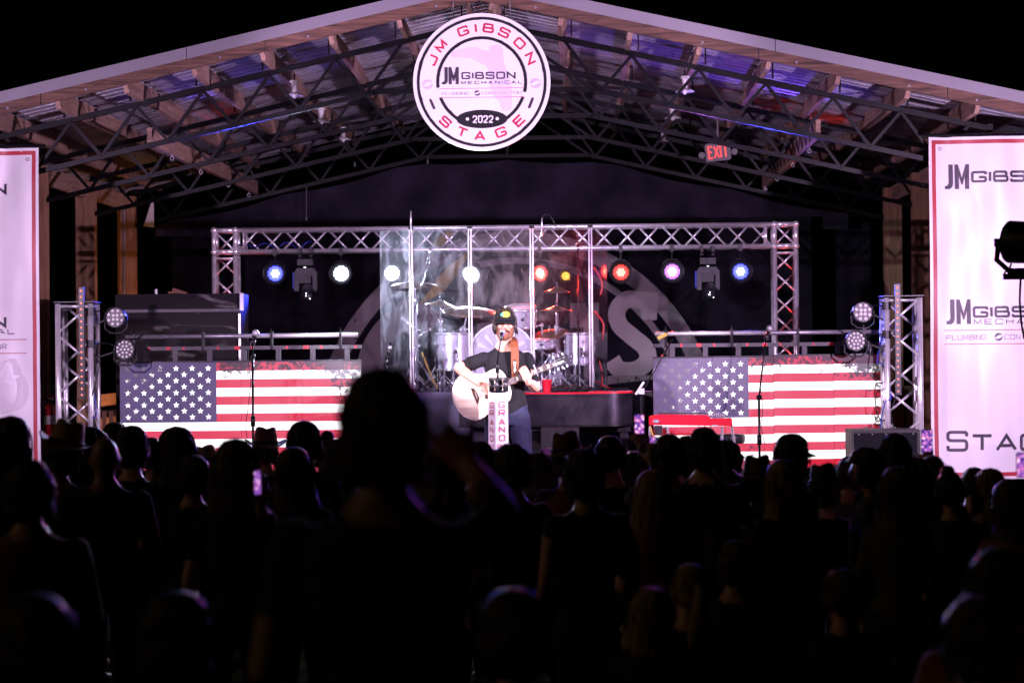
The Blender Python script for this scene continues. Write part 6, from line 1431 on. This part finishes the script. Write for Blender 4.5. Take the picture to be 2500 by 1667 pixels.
# face details, beard, hair, cap
for k in (-1, 1):
    MB().ell(F(k*.032, -.082, .008), (.014, .008, .005), 12, 8).obj('eye', 'eye_dark', perf, True)
    MB().ell(F(k*.033, -.087, .026), (.019, .006, .004), 10, 6, Matrix.Rotation(R(k*8), 3, 'Y')).obj('eyebrow', 'beard', perf, True)
MB().ell(F(0, -.108, -.068), (.018, .006, .0075), 12, 8).obj('mouth', 'eye_dark', perf, True)
MB().ell(F(0, -.107, -.079), (.019, .008, .006), 12, 8).obj('lower_lip', 'lip', perf, True)
bd = MB(); vs = []; n = 30
rows = [(-.012, .081, .060, .35), (-.035, .079, .078, .55), (-.055, .076, .096, .95), (-.085, .072, .104, 1), (-.105, .066, .100, 1), (-.128, .052, .085, 1), (-.145, .026, .06, 1)]
for z, rx, ry, w in rows:
    for j in range(n+1):
        a = math.pi+math.pi*j/n; fx, fy = math.cos(a), math.sin(a)
        q = 1+.04*math.sin(j*2.9+z*90); cut = 1.0
        if z > -.05: 
            f_ = abs(fx); cut = 1.0 if f_ > (.80 if z > -.03 else .55) else .82
        if -.075 < z < -.05 and abs(fx) < .30: cut = .86
        vs.append(F(fx*rx*q*cut, fy*ry*q*cut+.004, z))
bd.add(vs, [(i*(n+1)+j, i*(n+1)+j+1, (i+1)*(n+1)+j+1, (i+1)*(n+1)+j) for i in range(len(rows)-1) for j in range(n)]); bd.obj('beard', 'beard', perf, True)
ms = MB(); ms.tube([F(-.034, -.088, -.072), F(-.02, -.104, -.055), F(0, -.111, -.050), F(.02, -.104, -.055), F(.034, -.088, -.072)], [.006, .009, .009, .009, .006], 8); ms.obj('moustache', 'beard', perf, True)
hr = hair_shell((0, 0, 0), 1.0, .075, 1.02, 5, .07, thick=1.06, back=0, ragged=.03); hr2 = MB(); hr2.v = [tuple(F(-x, -y+.012, z+.015)) for x, y, z in hr.v]; hr2.f = hr.f; hr2.m = hr.m; hr2.obj('hair', 'hair_dark', perf, True)
rn = random.Random(4); cl = MB()
for k in range(34):
    sd_ = rn.choice((-1, 1)); a = F(sd_*rn.uniform(.072, .092), rn.uniform(-.02, .07), rn.uniform(-.02, .03)); cl.tube([a, a+Vector((sd_*rn.uniform(.005, .022), 0, -.035)), a+Vector((sd_*rn.uniform(.0, .03), 0, -rn.uniform(.06, .095)))], [.006, .006, .002], 6)
cl.obj('hair_curls', 'hair_dark', perf, True)
cap_o = ball_cap(F(0, .008, .008), 1.09, 'tee_black', perf, -1)
for nm, mt, r0, dx, lift in (('cap_emblem', 'emblem_yellow', (.047, .034), 0.004, 0), ('cap_emblem_fish', 'emblem_teal', (.020, .018), -.028, .002)):
    q = MB(); vs = []; nn = 24; c0 = Vector((dx, 0, .083)); pts = []
    def onc(x, z):
        z_ = (z-.018*1.09-.008)/(.106*1.09); r_ = math.sqrt(max(0, 1-z_*z_)); xx = x/(.088*1.09*max(.2, r_)); y = -math.sqrt(max(0, 1-min(.98, xx*xx)))*r_*.108*1.09; return F(x, y+.008-.0035-lift, z)
    vs = [onc(c0.x, c0.z)]+[onc(c0.x+r0[0]*.75*math.cos(2*math.pi*j/nn), c0.z+r0[1]*.75*math.sin(2*math.pi*j/nn)) for j in range(nn)]
    q.add(vs, [(0, j+1, (j+1) % nn+1) for j in range(nn)]); q.obj(nm, mt, perf, True)
# ------------------------------------------------------------------ guitar
th = math.atan2(.298, .772); ga = Vector((math.cos(th), 0, math.sin(th))); gb = Vector((-math.sin(th), 0, math.cos(th))); GO = Z1(280, 910, -.135)
gt = empty('acoustic_guitar', GO, 'acoustic guitar with a glossy top, white binding and dark sides held by the performer', 'guitar')
def body_w(t):  # half width along the body, t from tail 0 to neck .5
    pts = [(0, 0), (.006, .06), (.03, .125), (.07, .173), (.12, .200), (.17, .203), (.22, .190), (.27, .162), (.31, .143), (.34, .141), (.38, .148), (.42, .151), (.45, .142), (.475, .115), (.49, .07), (.495, 0)]
    for (a, wa), (b, wb) in zip(pts[:-1], pts[1:]):
        if a <= t <= b: return wa+(wb-wa)*(t-a)/(b-a)
    return 0
ts = [0, .002, .006, .015, .03, .05, .08, .12, .16, .2, .24, .28, .31, .34, .37, .40, .43, .45, .465, .48, .488, .493, .495]
outl = [(t-.155, body_w(t)) for t in ts]+[(t-.155, -body_w(t)) for t in reversed(ts[1:-1])]
MB().prism(outl, GO, ga, gb, (0, .105, 0)).obj('body', 'guitar_side', gt, 'auto')
MB().prism([(x*.985+.001, y*.975) for x, y in outl], GO+Vector((0, -.004, 0)), ga, gb, (0, .003, 0)).obj('top', 'guitar_top', gt)
L_, R_ = ribbon(outl+[outl[0]], .009); q = MB(); n = len(L_)
q.add([GO+ga*p.x+gb*p.y+Vector((0, -.006, 0)) for p in L_]+[GO+ga*p.x+gb*p.y+Vector((0, -.006, 0)) for p in R_], [(i, i+1, n+i+1, n+i) for i in range(n-1)]); q.obj('binding', 'cream', gt)
q = MB(); q.tube([GO+ga*p[0]*1.002+gb*p[1]*1.005+Vector((0, .1, 0)) for p in outl+[outl[0]]], .004, 6, False); q.obj('back_binding', 'cream', gt)
sh = GO+ga*.19+Vector((0, -.0065, 0)); rg = Matrix.Rotation(R(90), 3, 'X')
MB().lathe([(0, 0), (.05, 0), (.05, .001)], 28, sh, rg).obj('sound_hole', 'print_black', gt); MB().lathe([(.053, .0004), (.062, .0004), (.062, .001), (.053, .001)], 28, sh, rg, caps=False).obj('rosette', 'cream', gt)
pg = [(.10, -.055), (.15, -.095), (.20, -.10), (.235, -.07), (.225, -.045), (.19, -.058), (.15, -.045), (.12, -.02)]
MB().prism(pg, GO+Vector((0, -.0075, 0)), ga, gb, (0, .001, 0)).obj('pickguard', 'rosewood', gt)
MB().prism([(.02, -.075), (.045, -.06), (.05, 0), (.045, .06), (.02, .075), (.018, 0)], GO+Vector((0, -.013, 0)), ga, gb, (0, .008, 0)).obj('bridge', 'rosewood', gt); MB().bar(GO+ga*.04-gb*.035+Vector((0, -.016, 0)), GO+ga*.042+gb*.035+Vector((0, -.016, 0)), .004, .006, (0, 1, 0)).obj('saddle', 'cream', gt)
NE = .735
q = MB(); q.bar(GO+ga*.26+Vector((0, .004, 0)), GO+ga*NE+Vector((0, .004, 0)), .052, .02, (0, 1, 0)); q.obj('neck', 'guitar_side', gt); MB().bar(GO+ga*.235+Vector((0, -.011, 0)), GO+ga*NE+Vector((0, -.011, 0)), .054, .007, (0, 1, 0)).obj('fingerboard', 'rosewood', gt)
for k in range(1, 16):
    d = NE-.648*(1-2**(-k/12)); 
    MB().bar(GO+ga*d-gb*.026+Vector((0, -.0158, 0)), GO+ga*d+gb*.026+Vector((0, -.0158, 0)), .0022, .0016, (0, 1, 0)).obj('fret', 'chrome', gt)
    if k in (1, 3, 5, 7, 9, 12):
        d2 = d+.012; MB().bar(GO+ga*(d2+.002)-gb*.017+Vector((0, -.0156, 0)), GO+ga*(d2+.002)+gb*.017+Vector((0, -.0156, 0)), .017, .0012, (0, 1, 0)).obj('inlay', 'cream', gt)
HS = GO+ga*NE
q = MB(); q.prism([(0, -.024), (.03, -.033), (.155, -.042), (.175, -.028), (.165, 0), (.175, .028), (.155, .042), (.03, .033), (0, .024)], HS+Vector((0, -.012, 0)), ga, gb, (0, .016, 0)); q.obj('headstock', 'tee_gloss', gt)
for i in range(3):
    for k in (-1, 1):
        q = MB(); b = HS+ga*(.045+.042*i)+gb*(k*.022)+Vector((0, -.012, 0)); q.tube([b, b+Vector((0, -.012, 0))], .005, 8); e = HS+ga*(.045+.042*i)+gb*(k*.056); q.tube([e-gb*(k*.02), e], .004, 6); q.ell(e, (.010, .006, .013), 10, 6); q.obj('tuning_peg', 'chrome', gt, True)
MB().prism([(.02, -.012), (.12, -.012), (.12, .0), (.02, .004)], HS+Vector((0, -.0135, 0)), ga, gb, (0, .001, 0)).obj('headstock_inlay', 'cream', gt)
for k in range(6):
    o_ = (k-2.5)*.0075; MB().tube([GO+ga*.042+gb*o_*1.3+Vector((0, -.0195, 0)), GO+ga*NE+gb*o_+Vector((0, -.0185, 0)), HS+ga*(.045+.042*(k % 3))+gb*(.022 if k > 2 else -.022)+Vector((0, -.02, 0))], .0009, 4, False).obj('string', 'chrome', gt)
# capo on the neck
cpd = GO+ga*.60; q = MB(); q.bar(cpd-gb*.045+Vector((0, -.022, 0)), cpd+gb*.06+Vector((0, -.022, 0)), .012, .010, (0, 1, 0)); q.bar(cpd+gb*.055+Vector((0, -.022, 0)), cpd+gb*.03+Vector((0, .03, 0)), .012, .010, (0, 1, 0)); q.obj('capo', 'chrome', gt)
# strap
q = MB(); sp_ = sm([(668, 372, .02), (664, 395, -.055), (668, 430, -.105), (678, 500, -.135), (688, 600, -.142), (690, 700, -.150), (670, 800, -.15)], 5) if False else None
S3 = [Z1(640, 352, .06), Z1(660, 372, -.02), Z1(672, 400, -.085), Z1(678, 450, -.120), Z1(681, 520, -.137), Z1(682, 600, -.142), Z1(680, 700, -.142), Z1(672, 790, -.13)]
vs = []
for i, p in enumerate(S3):
    w_ = .034 if i < 6 else .026
    for k in (-1, 1):
        for dy in (-.002, .002): vs.append(p+Vector((k*w_, dy+.0, 0)))
n = len(S3); q.add(vs, [(4*i, 4*i+2, 4*i+6, 4*i+4) for i in range(n-1)]+[(4*i+1, 4*i+5, 4*i+7, 4*i+3) for i in range(n-1)]+[(4*i, 4*i+4, 4*i+5, 4*i+1) for i in range(n-1)]+[(4*i+2, 4*i+3, 4*i+7, 4*i+6) for i in range(n-1)]); q.obj('strap', 'leather', gt)
pc = Z1(680, 635, -.147); q = MB(); q.prism([(.018*math.cos(R(a)), .068*math.sin(R(a))) for a in range(0, 360, 15)], pc, (1,0,0), (0,0,1), (0, .002, 0)); q.obj('strap_patch', 'rosewood', gt)
for i, ch in enumerate('CHRI'):
    mb = MB(); glyph(mb, ch, pc+Vector((-.009, -.002, .045-.03*i)), Vector((0, 0, -1)), Vector((1, 0, 0)), .018, .018, .005); mb.obj('strap_letter', 'cream', gt)
q = MB(); q.tube([Z1(x, y, -.10) for x, y in sm([(165, 975), (120, 985), (98, 1040), (96, 1150), (100, 1400)], 5)], .005, 6); q.obj('guitar_lead', 'cable_grey', gt, True)
# ------------------------------------------------------------------ lettered microphone column
MY = 20.55
def Z2(zx, zy, dy=0): return P(1080+zx/3.825, 730+zy/3.825, MY)+Vector((0, dy, 0))
colm = empty('microphone_column', (Z2(515, 1200).x, MY, STAGE_Z), 'white three sided microphone column with vertical red lettering', 'microphone')
e0, e1, e2 = Z2(425, 900, .075), Z2(497, 900, -.03), Z2(610, 900, .03); bk = Z2(560, 900, .14)
zt_, zb_ = Z2(515, 866).z, STAGE_Z+.01
pr = [e0, e1, e2, bk]; n = 4
flare = 1.06
ctr = sum((Vector(p) for p in pr), Vector())/4
vs = [(p.x, p.y, zt_) for p in pr]+[(ctr.x+(p.x-ctr.x)*flare, ctr.y+(p.y-ctr.y)*flare, zb_) for p in pr]
MB().add(vs, [(0, 1, 2, 3), (7, 6, 5, 4)]+[(i, i+4, (i+1) % 4+4, (i+1) % 4) for i in range(4)]).obj('column', 'column_white', colm)
def col_word(a, b, text_rows, ch_w):
    a, b = Vector((a.x, a.y, 0)), Vector((b.x, b.y, 0)); u = (b-a).normalized(); nr = Vector((u.y, -u.x, 0)); W_ = (b-a).length; mid = (a+b)/2
    for txt, zy, hh in text_rows:
        z = P(1250, 730+zy/3.825, MY).z; m_ = mid+nr*.006; L = len(txt); w = ch_w*W_ if L == 1 else W_*.8/L*.72; gp = W_*.8/L*.28; tot = L*w+(L-1)*gp
        word(txt, Vector((m_.x, m_.y, z-hh/2))-u*(tot/2)+Vector((0, -.004, 0)), hh, w, .0085 if L == 1 else .0065, gp, 'column_red', colm, 'letter', L > 1, u=u, nrm=nr)
rows_ = [('G', 985, .044), ('R', 1058, .044), ('A', 1145, .044), ('N', 1215, .044), ('D', 1295, .044), ('OLE', 1372, .030), ('O', 1440, .044), ('P', 1520, .044), ('R', 1590, .044), ('Y', 1660, .044)]
col_word(e1, e2, rows_, .42); col_word(e0, e1, [(a, b+4, c2*.95) for a, b, c2 in rows_], .42)
c_ = Z2(525, 790, .03)
MB().lathe([(0, .052), (.088, .052), (.090, .050), (.090, .030), (.086, .028), (.0, .028)], 30, c_).obj('upper_disc', 'tee_gloss', colm, 'auto'); MB().lathe([(0, -.025), (.080, -.025), (.080, -.012), (.0, -.010)], 30, c_).obj('middle_disc', 'tee_gloss', colm, 'auto'); MB().lathe([(0, -.072), (.075, -.072), (.078, -.06), (.0, -.058)], 30, c_).obj('lower_disc', 'tee_gloss', colm, 'auto')
for k in range(6):
    a = R(20+60*k); b = c_+Vector((.07*math.cos(a), .07*math.sin(a), 0)); MB().tube([b+Vector((0, 0, -.07)), b+Vector((0, 0, .04))], .016, 10).obj('strut', 'tee_gloss', colm, True)
mt0, mt1 = Z2(520, 860, .03), Z2(512, 600, .02); q = MB(); q.tube([mt0, mt1], .011, 10); q.tube([mt1, Z2(530, 470, -.02), Z2(548, 385, -.05)], [.008, .006, .006], 8); q.tube([Z2(512, 690, .03), Z2(515, 590, .02)], .017, 10); q.obj('pole', 'steel_black', colm, True)
tip = Z2(556, 315, -.02); bs = Z2(549, 385, -.06); q = MB(); q.tube([bs, tip], [.012, .02], 12); q.obj('mic_body', 'black_plastic', colm, True); MB().ell(tip+Vector((.003, .012, .006)), (.025, .027, .025), 16, 11).obj('mic_grille', 'mic_mesh', colm, True)
